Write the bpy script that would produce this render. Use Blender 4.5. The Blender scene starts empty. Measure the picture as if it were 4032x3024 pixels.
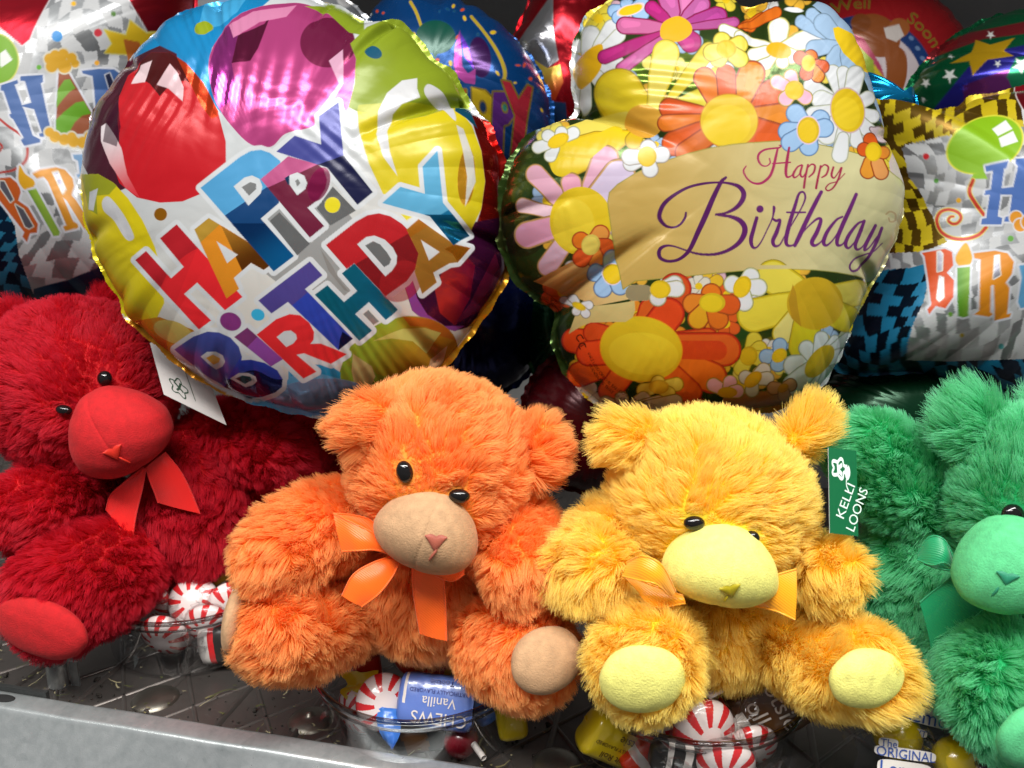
import bpy, math, random
import numpy as np
from mathutils import Vector, Matrix, kdtree

SC = bpy.context.scene
COL = SC.collection
RNG = np.random.default_rng(7)
random.seed(7)

# ------------------------------------------------------------------ camera
CM = 0.01                                   # all working units are centimetres
PITCH = math.radians(14.0)
F_PX = 3355.0                               # focal length in pixels of a 4032 px wide frame
CX, CY = 2016.0, 1512.0
CAM = np.array([0.0, 0.0, 30.0])
RIGHT = np.array([1.0, 0.0, 0.0])
FWD = np.array([0.0, math.cos(PITCH), -math.sin(PITCH)])
UP = np.array([0.0, math.sin(PITCH), math.cos(PITCH)])
BACK = -FWD
cam_data = bpy.data.cameras.new('camera')
cam = bpy.data.objects.new('camera', cam_data)
COL.objects.link(cam)
cam.location = CAM * CM
cam.rotation_euler = (math.radians(90) - PITCH, 0, 0)
cam_data.sensor_width = 36.0
cam_data.lens = 36.0 * F_PX / 4032.0
cam_data.clip_start = 0.01
cam_data.clip_end = 50.0
cam_data.dof.use_dof = True
cam_data.dof.focus_distance = 0.44
cam_data.dof.aperture_fstop = 15.0
SC.camera = cam

# ------------------------------------------------------------------ world and lamps
SC.view_settings.view_transform = 'Standard'
SC.view_settings.look = 'None'
SC.view_settings.exposure = 0.12
SC.view_settings.gamma = 1.0
SC.view_settings.use_curve_mapping = False
W = bpy.data.worlds.new('World')
SC.world = W
W.use_nodes = True
wt = W.node_tree
for n in list(wt.nodes):
    wt.nodes.remove(n)
def wn(t, **k):
    n = wt.nodes.new(t)
    for a, b in k.items():
        setattr(n, a, b)
    return n
w_out = wn('ShaderNodeOutputWorld'); w_bg = wn('ShaderNodeBackground')
w_tc = wn('ShaderNodeTexCoord'); w_sep = wn('ShaderNodeSeparateXYZ')
w_map = wn('ShaderNodeMapRange'); w_ramp = wn('ShaderNodeValToRGB')
w_noise = wn('ShaderNodeTexNoise'); w_vor = wn('ShaderNodeTexVoronoi'); w_mix = wn('ShaderNodeMix', data_type='RGBA', blend_type='MULTIPLY')
w_scale = wn('ShaderNodeMapping')
wt.links.new(w_tc.outputs['Generated'], w_sep.inputs[0])
wt.links.new(w_sep.outputs['Z'], w_map.inputs['Value'])
w_map.inputs['From Min'].default_value = -1; w_map.inputs['From Max'].default_value = 1
wt.links.new(w_map.outputs[0], w_ramp.inputs['Fac'])
cr = w_ramp.color_ramp
cr.elements[0].position = 0.0; cr.elements[0].color = (.20, .19, .18, 1)
cr.elements[1].position = 1.0; cr.elements[1].color = (.50, .52, .54, 1)
for p, c in ((.40, (.30, .29, .28, 1)), (.50, (.36, .36, .37, 1)), (.62, (.30, .30, .31, 1)), (.74, (.42, .43, .45, 1))):
    e = cr.elements.new(p); e.color = c
wt.links.new(w_tc.outputs['Generated'], w_scale.inputs['Vector'])
w_scale.inputs['Scale'].default_value = (3.0, 3.0, 7.0)
wt.links.new(w_scale.outputs[0], w_vor.inputs['Vector'])
w_vor.inputs['Scale'].default_value = 1.6
w_mix.inputs[0].default_value = 0.55
wt.links.new(w_ramp.outputs[0], w_mix.inputs[6])
w_hsv = wn('ShaderNodeHueSaturation'); w_hsv.inputs['Saturation'].default_value = .3
wt.links.new(w_vor.outputs['Color'], w_hsv.inputs['Color']); wt.links.new(w_hsv.outputs[0], w_mix.inputs[7])
wt.links.new(w_mix.outputs[2], w_bg.inputs['Color'])
w_bg.inputs['Strength'].default_value = 0.62
wt.links.new(w_bg.outputs[0], w_out.inputs[0])

def area_lamp(name, loc, target, sx, sy, power, color=(1, 1, 1)):
    d = bpy.data.lights.new(name, 'AREA')
    d.shape = 'RECTANGLE'; d.size = sx * CM; d.size_y = sy * CM
    d.energy = power; d.color = color
    o = bpy.data.objects.new(name, d); COL.objects.link(o)
    o.location = Vector(loc) * CM
    o.rotation_euler = (Vector(target) - Vector(loc)).to_track_quat('-Z', 'Y').to_euler()
    return o
area_lamp('ceiling_tube_lamp', (20, -18, 125), (0, 46, 12), 150, 14, 25.0, (1.0, .975, .94))
area_lamp('ceiling_tube_lamp', (-40, -45, 135), (0, 44, 12), 150, 16, 15.0, (1.0, .97, .94))

SC.cycles.max_bounces = 12
SC.cycles.diffuse_bounces = 8
SC.cycles.glossy_bounces = 5
SC.cycles.transmission_bounces = 8
SC.cycles.transparent_max_bounces = 24
SC.cycles.caustics_reflective = False
SC.cycles.caustics_refractive = False
SC.cycles.sample_clamp_indirect = 4.0
SC.cycles.use_denoising = True
SC.cycles.use_adaptive_sampling = True
SC.cycles.adaptive_threshold = 0.015

# ------------------------------------------------------------------ helpers
def Q(px, py, d):
    """world point (cm) seen at pixel px, py of the 4032x3024 frame, d cm in front of the lens"""
    return CAM + d * (FWD + (px - CX) / F_PX * RIGHT + (CY - py) / F_PX * UP)

def lin(h, k=1.0):
    h = h.lstrip('#')
    v = [int(h[i:i + 2], 16) / 255 for i in (0, 2, 4)]
    return np.array([(x / 12.92 if x <= .04045 else ((x + .055) / 1.055) ** 2.4) * k for x in v])

WLOC = {}
def wloc(o):
    return np.zeros(3) if o is None else WLOC[o.name]

def tag(o, label=None, cat=None, group=None, kind=None):
    if label: o['label'] = label
    if cat: o['category'] = cat
    if group: o['group'] = group
    if kind: o['kind'] = kind
    return o

def thing(name, loc, label, cat, group=None, kind=None):
    o = bpy.data.objects.new(name, None)
    o.empty_display_size = 0.01
    COL.objects.link(o)
    o.location = Vector(loc) * CM
    WLOC[o.name] = np.array(loc, float)
    return tag(o, label, cat, group, kind)

def link(name, data, parent, loc=None):
    o = bpy.data.objects.new(name, data)
    COL.objects.link(o)
    if parent is not None:
        o.parent = parent
        WLOC[o.name] = wloc(parent)
    else:
        l = np.zeros(3) if loc is None else np.array(loc, float)
        o.location = Vector(l) * CM
        WLOC[o.name] = l
    return o

def obj(name, v, f, mats, parent=None, smooth=True, mi=None, loc=None, attrs=None, label=None):
    """one mesh object from world-space centimetre vertices; f an int array or a list of tuples"""
    v = np.asarray(v, float)
    base = wloc(parent) if parent is not None else (np.zeros(3) if loc is None else np.array(loc, float))
    me = bpy.data.meshes.new(name)
    vv = (v - base) * CM
    if isinstance(f, np.ndarray):
        nf, k = f.shape
        me.vertices.add(len(vv)); me.vertices.foreach_set('co', vv.astype(np.float32).ravel())
        me.loops.add(nf * k); me.loops.foreach_set('vertex_index', f.astype(np.int32).ravel())
        me.polygons.add(nf); me.polygons.foreach_set('loop_start', np.arange(0, nf * k, k, dtype=np.int32))
        me.update(calc_edges=True)
    else:
        me.from_pydata([tuple(x) for x in vv], [], [tuple(int(i) for i in x) for x in f])
        me.update()
    for m in (mats if isinstance(mats, (list, tuple)) else [mats]):
        me.materials.append(m)
    if smooth:
        me.polygons.foreach_set('use_smooth', np.ones(len(me.polygons), bool))
    if mi is not None:
        me.polygons.foreach_set('material_index', np.asarray(mi, np.int32))
    if attrs:
        for an, av in attrs.items():
            av = np.asarray(av, np.float32)
            if av.ndim == 2:
                a = me.attributes.new(an, 'FLOAT_COLOR', 'POINT')
                if av.shape[1] == 3:
                    av = np.concatenate([av, np.ones((len(av), 1), np.float32)], 1)
                a.data.foreach_set('color', av.ravel())
            else:
                a = me.attributes.new(an, 'FLOAT', 'POINT')
                a.data.foreach_set('value', av)
    me.update()
    o = link(name, me, parent, base if parent is None else None)
    if label: o['label'] = label
    return o

class MB:
    """collects pieces of one mesh"""
    def __init__(s): s.v = []; s.f = []; s.m = []; s.n = 0
    def add(s, v, f, m=0):
        v = np.asarray(v, float)
        s.v.append(v)
        for x in f:
            s.f.append(tuple(int(i) + s.n for i in x)); s.m.append(m)
        s.n += len(v)
        return s
    def build(s, name, mats, parent=None, smooth=True, loc=None, label=None):
        return obj(name, np.concatenate(s.v), s.f, mats, parent, smooth, s.m, loc, label=label)

def grid_faces(nu, nv, wrap_u=False, wrap_v=False):
    iu = np.arange(nu if wrap_u else nu - 1); iv = np.arange(nv if wrap_v else nv - 1)
    a, b = np.meshgrid(iu, iv, indexing='ij')
    a2 = (a + 1) % nu; b2 = (b + 1) % nv
    return np.stack([a * nv + b, a2 * nv + b, a2 * nv + b2, a * nv + b2], -1).reshape(-1, 4)

def unit(v):
    v = np.asarray(v, float)
    return v / np.maximum(np.linalg.norm(v, axis=-1, keepdims=True), 1e-9)

def frame(n, xh):
    """columns x, y, n"""
    n = unit(n); x = unit(np.asarray(xh, float) - n * np.dot(xh, n)); y = np.cross(n, x)
    return np.stack([x, y, n], 1)

def view_frame(roll=0.0, yaw=0.0, pitch=0.0):
    """axes right, up, towards the lens; rolled (degrees, clockwise in the picture), then turned"""
    r = math.radians(roll)
    x = math.cos(r) * RIGHT - math.sin(r) * UP
    y = math.sin(r) * RIGHT + math.cos(r) * UP
    B = np.stack([x, y, BACK], 1)
    ya, pi_ = math.radians(yaw), math.radians(pitch)
    Ry = np.array([[math.cos(ya), 0, math.sin(ya)], [0, 1, 0], [-math.sin(ya), 0, math.cos(ya)]])
    Rx = np.array([[1, 0, 0], [0, math.cos(pi_), -math.sin(pi_)], [0, math.sin(pi_), math.cos(pi_)]])
    return B @ Ry @ Rx

def sph_grid(nu=40, nv=56):
    th = np.linspace(0, math.pi, nu)[:, None]; ph = np.linspace(0, 2 * math.pi, nv, endpoint=False)[None, :]
    x = np.sin(th) * np.cos(ph); y = np.sin(th) * np.sin(ph); z = np.cos(th) * np.ones_like(ph)
    return np.stack([x, y, z], -1).reshape(-1, 3), grid_faces(nu, nv, False, True)

def snoise(p, s=1.0, seed=0):
    """cheap smooth noise, about -1..1, for (n,3) points"""
    r = np.random.default_rng(100 + seed)
    out = np.zeros(len(p)); amp = 0
    for o in range(6):
        k = r.normal(size=3) * s * (0.8 + 0.35 * o); ph = r.uniform(0, 6.28)
        k2 = r.normal(size=3) * s * 0.7; a = 1 / (1 + .35 * o)
        out += a * np.sin(p @ k + ph + 1.3 * np.sin(p @ k2 + ph * 2)); amp += a * .62
    return out / amp

def catmull(pts, n=8, closed=False):
    p = np.asarray(pts, float)
    if closed:
        P = np.concatenate([p[-1:], p, p[:2]])
    else:
        P = np.concatenate([2 * p[:1] - p[1:2], p, 2 * p[-1:] - p[-2:-1]])
    out = []
    t = np.linspace(0, 1, n, endpoint=False)[:, None]
    for i in range(1, len(P) - 2):
        a, b, c, d = P[i - 1], P[i], P[i + 1], P[i + 2]
        out.append(.5 * (2 * b + (c - a) * t + (2 * a - 5 * b + 4 * c - d) * t ** 2 + (-a + 3 * b - 3 * c + d) * t ** 3))
    out = np.concatenate(out)
    return out if closed else np.concatenate([out, p[-1:]])

# ------------------------------------------------------------------ materials
def mat(name):
    m = bpy.data.materials.new(name); m.use_nodes = True
    nt = m.node_tree
    return m, nt, nt.nodes['Principled BSDF'], nt.nodes['Material Output']

def simple(name, col, rough=.5, metal=0.0, bump=0.0, bscale=400.0, sheen=0.0, var=0.0, vscale=60.0, spec=.5, coat=0.0):
    m, nt, b, out = mat(name)
    b.inputs['Base Color'].default_value = (*col, 1)
    b.inputs['Roughness'].default_value = rough
    b.inputs['Metallic'].default_value = metal
    b.inputs['Specular IOR Level'].default_value = spec
    b.inputs['Coat Weight'].default_value = coat
    if sheen:
        b.inputs['Sheen Weight'].default_value = sheen
        b.inputs['Sheen Roughness'].default_value = .4
        b.inputs['Sheen Tint'].default_value = (*np.minimum(np.asarray(col) * 1.3 + .1, 1), 1)
    tc = nt.nodes.new('ShaderNodeTexCoord')
    if bump:
        n = nt.nodes.new('ShaderNodeTexNoise'); n.inputs['Scale'].default_value = bscale; n.inputs['Detail'].default_value = 3
        bp = nt.nodes.new('ShaderNodeBump'); bp.inputs['Strength'].default_value = bump; bp.inputs['Distance'].default_value = .001
        nt.links.new(tc.outputs['Object'], n.inputs['Vector']); nt.links.new(n.outputs['Fac'], bp.inputs['Height'])
        nt.links.new(bp.outputs[0], b.inputs['Normal'])
    if var:
        n = nt.nodes.new('ShaderNodeTexNoise'); n.inputs['Scale'].default_value = vscale; n.inputs['Detail'].default_value = 5
        mr = nt.nodes.new('ShaderNodeMapRange'); mr.inputs['From Min'].default_value = .3; mr.inputs['From Max'].default_value = .7
        mr.inputs['To Min'].default_value = 1 - var; mr.inputs['To Max'].default_value = 1 + var
        mx = nt.nodes.new('ShaderNodeMix'); mx.data_type = 'RGBA'; mx.blend_type = 'MULTIPLY'; mx.inputs[0].default_value = 1
        mx.inputs[6].default_value = (*col, 1)
        nt.links.new(tc.outputs['Object'], n.inputs['Vector']); nt.links.new(n.outputs['Fac'], mr.inputs['Value'])
        nt.links.new(mr.outputs[0], mx.inputs[7]); nt.links.new(mx.outputs[2], b.inputs['Base Color'])
    return m

def foil_material(name, rough_metal=.14, rough_print=.29, bump=.2):
    """printed foil: ink colour and bare-metal amount are stored on the mesh"""
    m, nt, b, out = mat(name)
    a = nt.nodes.new('ShaderNodeAttribute'); a.attribute_name = 'ink'
    nt.links.new(a.outputs['Color'], b.inputs['Base Color'])
    e = nt.nodes.new('ShaderNodeAttribute'); e.attribute_name = 'bare'
    nt.links.new(e.outputs['Fac'], b.inputs['Metallic'])
    b.inputs['Specular IOR Level'].default_value = .28
    mr = nt.nodes.new('ShaderNodeMapRange')
    mr.inputs['To Min'].default_value = rough_print; mr.inputs['To Max'].default_value = rough_metal
    nt.links.new(e.outputs['Fac'], mr.inputs['Value']); nt.links.new(mr.outputs[0], b.inputs['Roughness'])
    tc = nt.nodes.new('ShaderNodeTexCoord')
    n = nt.nodes.new('ShaderNodeTexNoise'); n.inputs['Scale'].default_value = 28; n.inputs['Detail'].default_value = 2.5
    n.inputs['Distortion'].default_value = .6
    bp = nt.nodes.new('ShaderNodeBump'); bp.inputs['Strength'].default_value = bump; bp.inputs['Distance'].default_value = .01
    nt.links.new(tc.outputs['Object'], n.inputs['Vector']); nt.links.new(n.outputs['Fac'], bp.inputs['Height'])
    nt.links.new(bp.outputs[0], b.inputs['Normal'])
    return m

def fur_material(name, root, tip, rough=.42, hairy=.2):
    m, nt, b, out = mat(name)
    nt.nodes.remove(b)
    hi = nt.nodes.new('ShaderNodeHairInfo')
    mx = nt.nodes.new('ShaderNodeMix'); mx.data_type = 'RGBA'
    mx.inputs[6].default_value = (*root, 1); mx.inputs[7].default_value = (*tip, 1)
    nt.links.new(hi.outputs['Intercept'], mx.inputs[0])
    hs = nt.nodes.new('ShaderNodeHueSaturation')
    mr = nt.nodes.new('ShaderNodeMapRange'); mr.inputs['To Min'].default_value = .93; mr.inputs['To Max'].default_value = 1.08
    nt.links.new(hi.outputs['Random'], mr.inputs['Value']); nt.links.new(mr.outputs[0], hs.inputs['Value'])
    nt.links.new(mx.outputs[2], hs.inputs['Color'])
    d = nt.nodes.new('ShaderNodeBsdfDiffuse'); tr = nt.nodes.new('ShaderNodeBsdfTranslucent')
    h = nt.nodes.new('ShaderNodeBsdfHairPrincipled')
    h.model = 'CHIANG'; h.parametrization = 'COLOR'
    h.inputs['Roughness'].default_value = rough; h.inputs['Radial Roughness'].default_value = .6; h.inputs['IOR'].default_value = 1.45
    for q in (d, tr, h): nt.links.new(hs.outputs[0], q.inputs['Color'])
    m1 = nt.nodes.new('ShaderNodeMixShader'); m1.inputs[0].default_value = .42
    nt.links.new(d.outputs[0], m1.inputs[1]); nt.links.new(tr.outputs[0], m1.inputs[2])
    ms = nt.nodes.new('ShaderNodeMixShader'); ms.inputs[0].default_value = hairy
    nt.links.new(m1.outputs[0], ms.inputs[1]); nt.links.new(h.outputs[0], ms.inputs[2])
    nt.links.new(ms.outputs[0], out.inputs['Surface'])
    return m

def clear_material(name, tint=(.9, .92, .93), amount=.75, rough=.06):
    m, nt, b, out = mat(name)
    nt.nodes.remove(b)
    t = nt.nodes.new('ShaderNodeBsdfTransparent'); t.inputs[0].default_value = (*tint, 1)
    g = nt.nodes.new('ShaderNodeBsdfGlossy'); g.inputs['Roughness'].default_value = rough
    lw = nt.nodes.new('ShaderNodeLayerWeight'); lw.inputs['Blend'].default_value = .2
    mr = nt.nodes.new('ShaderNodeMapRange'); mr.inputs['To Min'].default_value = .025; mr.inputs['To Max'].default_value = amount * .34
    nt.links.new(lw.outputs['Fresnel'], mr.inputs['Value'])
    mx = nt.nodes.new('ShaderNodeMixShader')
    nt.links.new(mr.outputs[0], mx.inputs[0]); nt.links.new(t.outputs[0], mx.inputs[1]); nt.links.new(g.outputs[0], mx.inputs[2])
    nt.links.new(mx.outputs[0], out.inputs['Surface'])
    return m

# ------------------------------------------------------------------ lettering from the built-in font
TXT = {}
def text_mesh(body):
    """(verts 2-D scaled so that the capital height is 1, triangles)"""
    if body in TXT: return TXT[body]
    cu = bpy.data.curves.new('lettering', 'FONT'); cu.body = body; cu.size = 1; cu.resolution_u = 3
    o = bpy.data.objects.new('lettering', cu); COL.objects.link(o)
    dg = bpy.context.evaluated_depsgraph_get()
    me = o.evaluated_get(dg).to_mesh()
    me.calc_loop_triangles()
    v = np.array([x.co[:2] for x in me.vertices]).reshape(-1, 2); f = [tuple(t.vertices) for t in me.loop_triangles]
    o.evaluated_get(dg).to_mesh_clear()
    bpy.data.objects.remove(o); bpy.data.curves.remove(cu)
    v = v / .72
    TXT[body] = (v, f)
    return TXT[body]

def text_edges(body):
    v, f = text_mesh(body)
    cnt = {}
    for t in f:
        for i in range(3):
            k = tuple(sorted((t[i], t[(i + 1) % 3]))); cnt[k] = cnt.get(k, 0) + 1
    e = [k for k, c in cnt.items() if c == 1]
    # the text mesh may carry split vertices: edges shared by position cancel out
    keyed = {}
    for a, b in e:
        ka = tuple(np.round(v[a], 4)); kb = tuple(np.round(v[b], 4)); k = (min(ka, kb), max(ka, kb))
        keyed[k] = keyed.get(k, 0) + 1
    return np.array([[*a, *b] for (a, b), c in keyed.items() if c == 1])
# ------------------------------------------------------------------ print artwork: ink evaluated at the points of a balloon's skin
class Art:
    def __init__(s, P, base, bare=1.0, aa=2.0):
        s.P = P; s.c = np.tile(np.asarray(base, float), (len(P), 1)); s.m = np.full(len(P), float(bare)); s.aa = aa; s.fat = 1.0
    def near(s, lo, hi, pad):
        P = s.P
        return np.nonzero((P[:, 0] > lo[0] - pad) & (P[:, 0] < hi[0] + pad) & (P[:, 1] > lo[1] - pad) & (P[:, 1] < hi[1] + pad))[0]
    def put(s, i, sd, col, bare=None, alpha=1.0):
        a = np.clip(.5 - sd / s.aa, 0, 1) * alpha
        k = a > 0
        if not k.any(): return
        i = i[k]; a = a[k][:, None]
        c = col(s.P[i]) if callable(col) else np.asarray(col, float)
        s.c[i] = s.c[i] * (1 - a) + c * a
        if bare is not None:
            b = bare(s.P[i]) if callable(bare) else bare
            s.m[i] = s.m[i] * (1 - a[:, 0]) + b * a[:, 0]
    @staticmethod
    def esdf(P, E, even=True):
        d = np.full(len(P), 1e18); ins = np.zeros(len(P), bool)
        x, y = P[:, 0], P[:, 1]
        for x0, y0, x1, y1 in E:
            ex, ey = x1 - x0, y1 - y0
            wx, wy = x - x0, y - y0
            t = np.clip((wx * ex + wy * ey) / (ex * ex + ey * ey + 1e-12), 0, 1)
            d = np.minimum(d, (wx - ex * t) ** 2 + (wy - ey * t) ** 2)
            if y0 != y1:
                c = ((y0 > y) != (y1 > y))
                ins ^= c & (x < ex * (y - y0) / (ey if ey else 1e-12) + x0)
        d = np.sqrt(d)
        return np.where(ins, -d, d)
    def poly(s, pts, col, bare=None, grow=0.0, outline=None, smooth=False, alpha=1.0, clip=None):
        """outline=(width, colour, bare) is laid under the shape first; clip: a function of the points, signed distance"""
        p = np.asarray(pts, float)
        if smooth: p = catmull(p, 6, True)
        E = np.concatenate([p, np.roll(p, -1, 0)], 1)
        pad = max(grow, 0) + (outline[0] if outline else 0) + s.aa
        i = s.near(p.min(0), p.max(0), pad)
        if not len(i): return
        sd = s.esdf(s.P[i], E) - grow
        if clip is not None: sd = np.maximum(sd, clip(s.P[i]))
        if outline: s.put(i, sd - outline[0], outline[1], outline[2], alpha)
        s.put(i, sd, col, bare, alpha)
        return p
    def outline(s, pts, w, col, bare=.1):
        p = np.asarray(pts, float); E = np.concatenate([p, np.roll(p, -1, 0)], 1)
        i = s.near(p.min(0), p.max(0), w + s.aa)
        if len(i): s.put(i, s.esdf(s.P[i], E) - w, col, bare)
    def edges(s, E, col, bare=None):
        lo = np.minimum(E[:, :2], E[:, 2:]).min(0); hi = np.maximum(E[:, :2], E[:, 2:]).max(0)
        i = s.near(lo, hi, 4)
        if len(i): s.put(i, s.esdf(s.P[i], E), col, bare)
    def stroke(s, pts, col, bare=None, n=8, smooth=True, outline=None, wk=1.0):
        p = np.asarray(pts, float).copy(); p[:, 2] *= wk
        if smooth and len(p) > 2: p = catmull(p, n)
        pad = p[:, 2].max() + s.aa + (outline[0] if outline else 0)
        i = s.near(p[:, :2].min(0), p[:, :2].max(0), pad)
        if not len(i): return
        X = s.P[i]; sd = np.full(len(i), 1e9)
        for a, b in zip(p[:-1], p[1:]):
            e = b[:2] - a[:2]
            w = X - a[:2]
            t = np.clip((w @ e) / (e @ e + 1e-9), 0, 1)
            dd = np.hypot(w[:, 0] - e[0] * t, w[:, 1] - e[1] * t) - (a[2] + (b[2] - a[2]) * t)
            sd = np.minimum(sd, dd)
        if outline: s.put(i, sd - outline[0], outline[1], outline[2])
        s.put(i, sd, col, bare)
    def ell(s, cx, cy, rx, ry, rot, col, bare=None, outline=None, alpha=1.0):
        r = max(rx, ry) + (outline[0] if outline else 0)
        i = s.near((cx - r, cy - r), (cx + r, cy + r), s.aa)
        if not len(i): return
        a = math.radians(rot); x = s.P[i, 0] - cx; y = s.P[i, 1] - cy
        u = (x * math.cos(a) + y * math.sin(a)) / rx; v = (-x * math.sin(a) + y * math.cos(a)) / ry
        k = np.hypot(u, v); sd = (k - 1) * min(rx, ry)
        if outline: s.put(i, sd - outline[0], outline[1], outline[2], alpha)
        s.put(i, sd, col, bare, alpha)
    # --- flowers
    def petal(s, b, t, r2, col, edge=None, r1=None, light=None, bare=.05):
        b = np.asarray(b, float); t = np.asarray(t, float)
        r1 = r2 * .3 if r1 is None else r1
        r2 = r2 * s.fat
        mid = b + (t - b) * .55
        pts = [(*b, r1), (*mid, r1 + (r2 - r1) * .8), (*t, r2)]
        if edge is not None:
            s.stroke(pts, edge, bare, smooth=False, outline=(max(2.5, r2 * .05), np.asarray(edge) * .45, bare))
            q = [(*(b), max(r1 - r2 * .1, 1)), (*mid, max(r1 + (r2 - r1) * .8 - r2 * .1, 1)), (*(t), r2 * .9)]
            s.stroke(q, col, bare, smooth=False)
        else:
            s.stroke(pts, col, bare, smooth=False)
        if light is not None:
            e = unit(t - b)
            s.stroke([(*(b + (t - b) * .75 + np.array([-e[1], e[0]]) * r2 * .25), r2 * .3), (*(t + np.array([-e[1], e[0]]) * r2 * .18), r2 * .5)], light, bare, smooth=False)
    def flower(s, c, tips, r, col, edge, cen, rc, rc2=None, rot=0, light=None, ring=None, bare=.05, r1=.45):
        rs = r if hasattr(r, '__len__') else [r] * len(tips)
        cols = col if isinstance(col, list) else [col] * len(tips)
        for t, rr, cc in zip(tips, rs, cols):
            s.petal(c, t, rr, cc, edge, r1=rr * r1, light=light, bare=bare)
        rc2 = rc2 or rc
        if ring is not None: s.ell(c[0], c[1], rc * 1.09, rc2 * 1.09, rot, ring, bare)
        s.ell(c[0], c[1], rc, rc2, rot, np.asarray(cen) * .82, bare)
        s.ell(c[0] - rc * .06, c[1] + rc2 * .05, rc * .84, rc2 * .84, rot, cen, bare)

class TR:
    """coordinates traced in an enlarged crop -> frame pixels"""
    def __init__(s, x0, y0, k): s.x0, s.y0, s.k = x0, y0, k
    def __call__(s, pts):
        return [(s.x0 + p[0] / s.k, s.y0 + p[1] / s.k) + tuple(q / s.k for q in p[2:]) for p in pts]
    def p(s, x, y): return (s.x0 + x / s.k, s.y0 + y / s.k)
    def r(s, v): return v / s.k

def half(p, q, a, b):
    """two colours split by the line p-q: a on its left (looking from p to q, picture coordinates), b on its right"""
    p = np.asarray(p, float); q = np.asarray(q, float); e = unit(q - p); a = np.asarray(a, float); b = np.asarray(b, float)
    def f(P):
        sd = (P[:, 0] - p[0]) * e[1] - (P[:, 1] - p[1]) * e[0]
        t = np.clip(.5 + sd / 2.5, 0, 1)[:, None]
        return b * (1 - t) + a * t if a.ndim else (b * (1 - t) + a * t)[:, 0]
    return f
def grad(p, q, a, b):
    p = np.asarray(p, float); q = np.asarray(q, float); e = q - p; L = e @ e; a = np.asarray(a, float); b = np.asarray(b, float)
    def f(P):
        t = np.clip(((P - p) @ e) / L, 0, 1)[:, None]; t = t * t * (3 - 2 * t)
        return a * (1 - t) + b * t
    return f

def side(p, q):
    """signed distance in pixels, negative to the right of p-q (picture coordinates)"""
    p = np.asarray(p, float); e = unit(np.asarray(q, float) - p)
    return lambda P: -((P[:, 0] - p[0]) * -e[1] + (P[:, 1] - p[1]) * e[0]) * -1.0

WHITE = lin('#c9cdcf'); SILVER = lin('#b9bcbd')

# ------------------------------------------------------------------ foil balloons
def radial(outline, c, th):
    p = np.asarray(outline, float) - np.asarray(c)
    a, b = p, np.roll(p, -1, 0)
    d = np.stack([np.cos(th), np.sin(th)], 1)
    r = np.zeros(len(th))
    for (ax, ay), (bx, by) in zip(a, b):
        ex, ey = bx - ax, by - ay
        den = d[:, 0] * ey - d[:, 1] * ex
        den = np.where(np.abs(den) < 1e-9, 1e-9, den)
        t = (ax * ey - ay * ex) / den
        u = (ax * d[:, 1] - ay * d[:, 0]) / den
        ok = (t > 0) & (u >= -1e-6) & (u <= 1 + 1e-6)
        r = np.where(ok, np.maximum(r, t), r)
    bad = r <= 0
    if bad.any():
        idx = np.arange(len(th)); r[bad] = np.interp(idx[bad], idx[~bad], r[~bad])
    return r

FOIL = foil_material('printed_foil')
FOIL_BACK = simple('foil_back', (.62, .63, .65), .22, 1.0)

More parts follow.
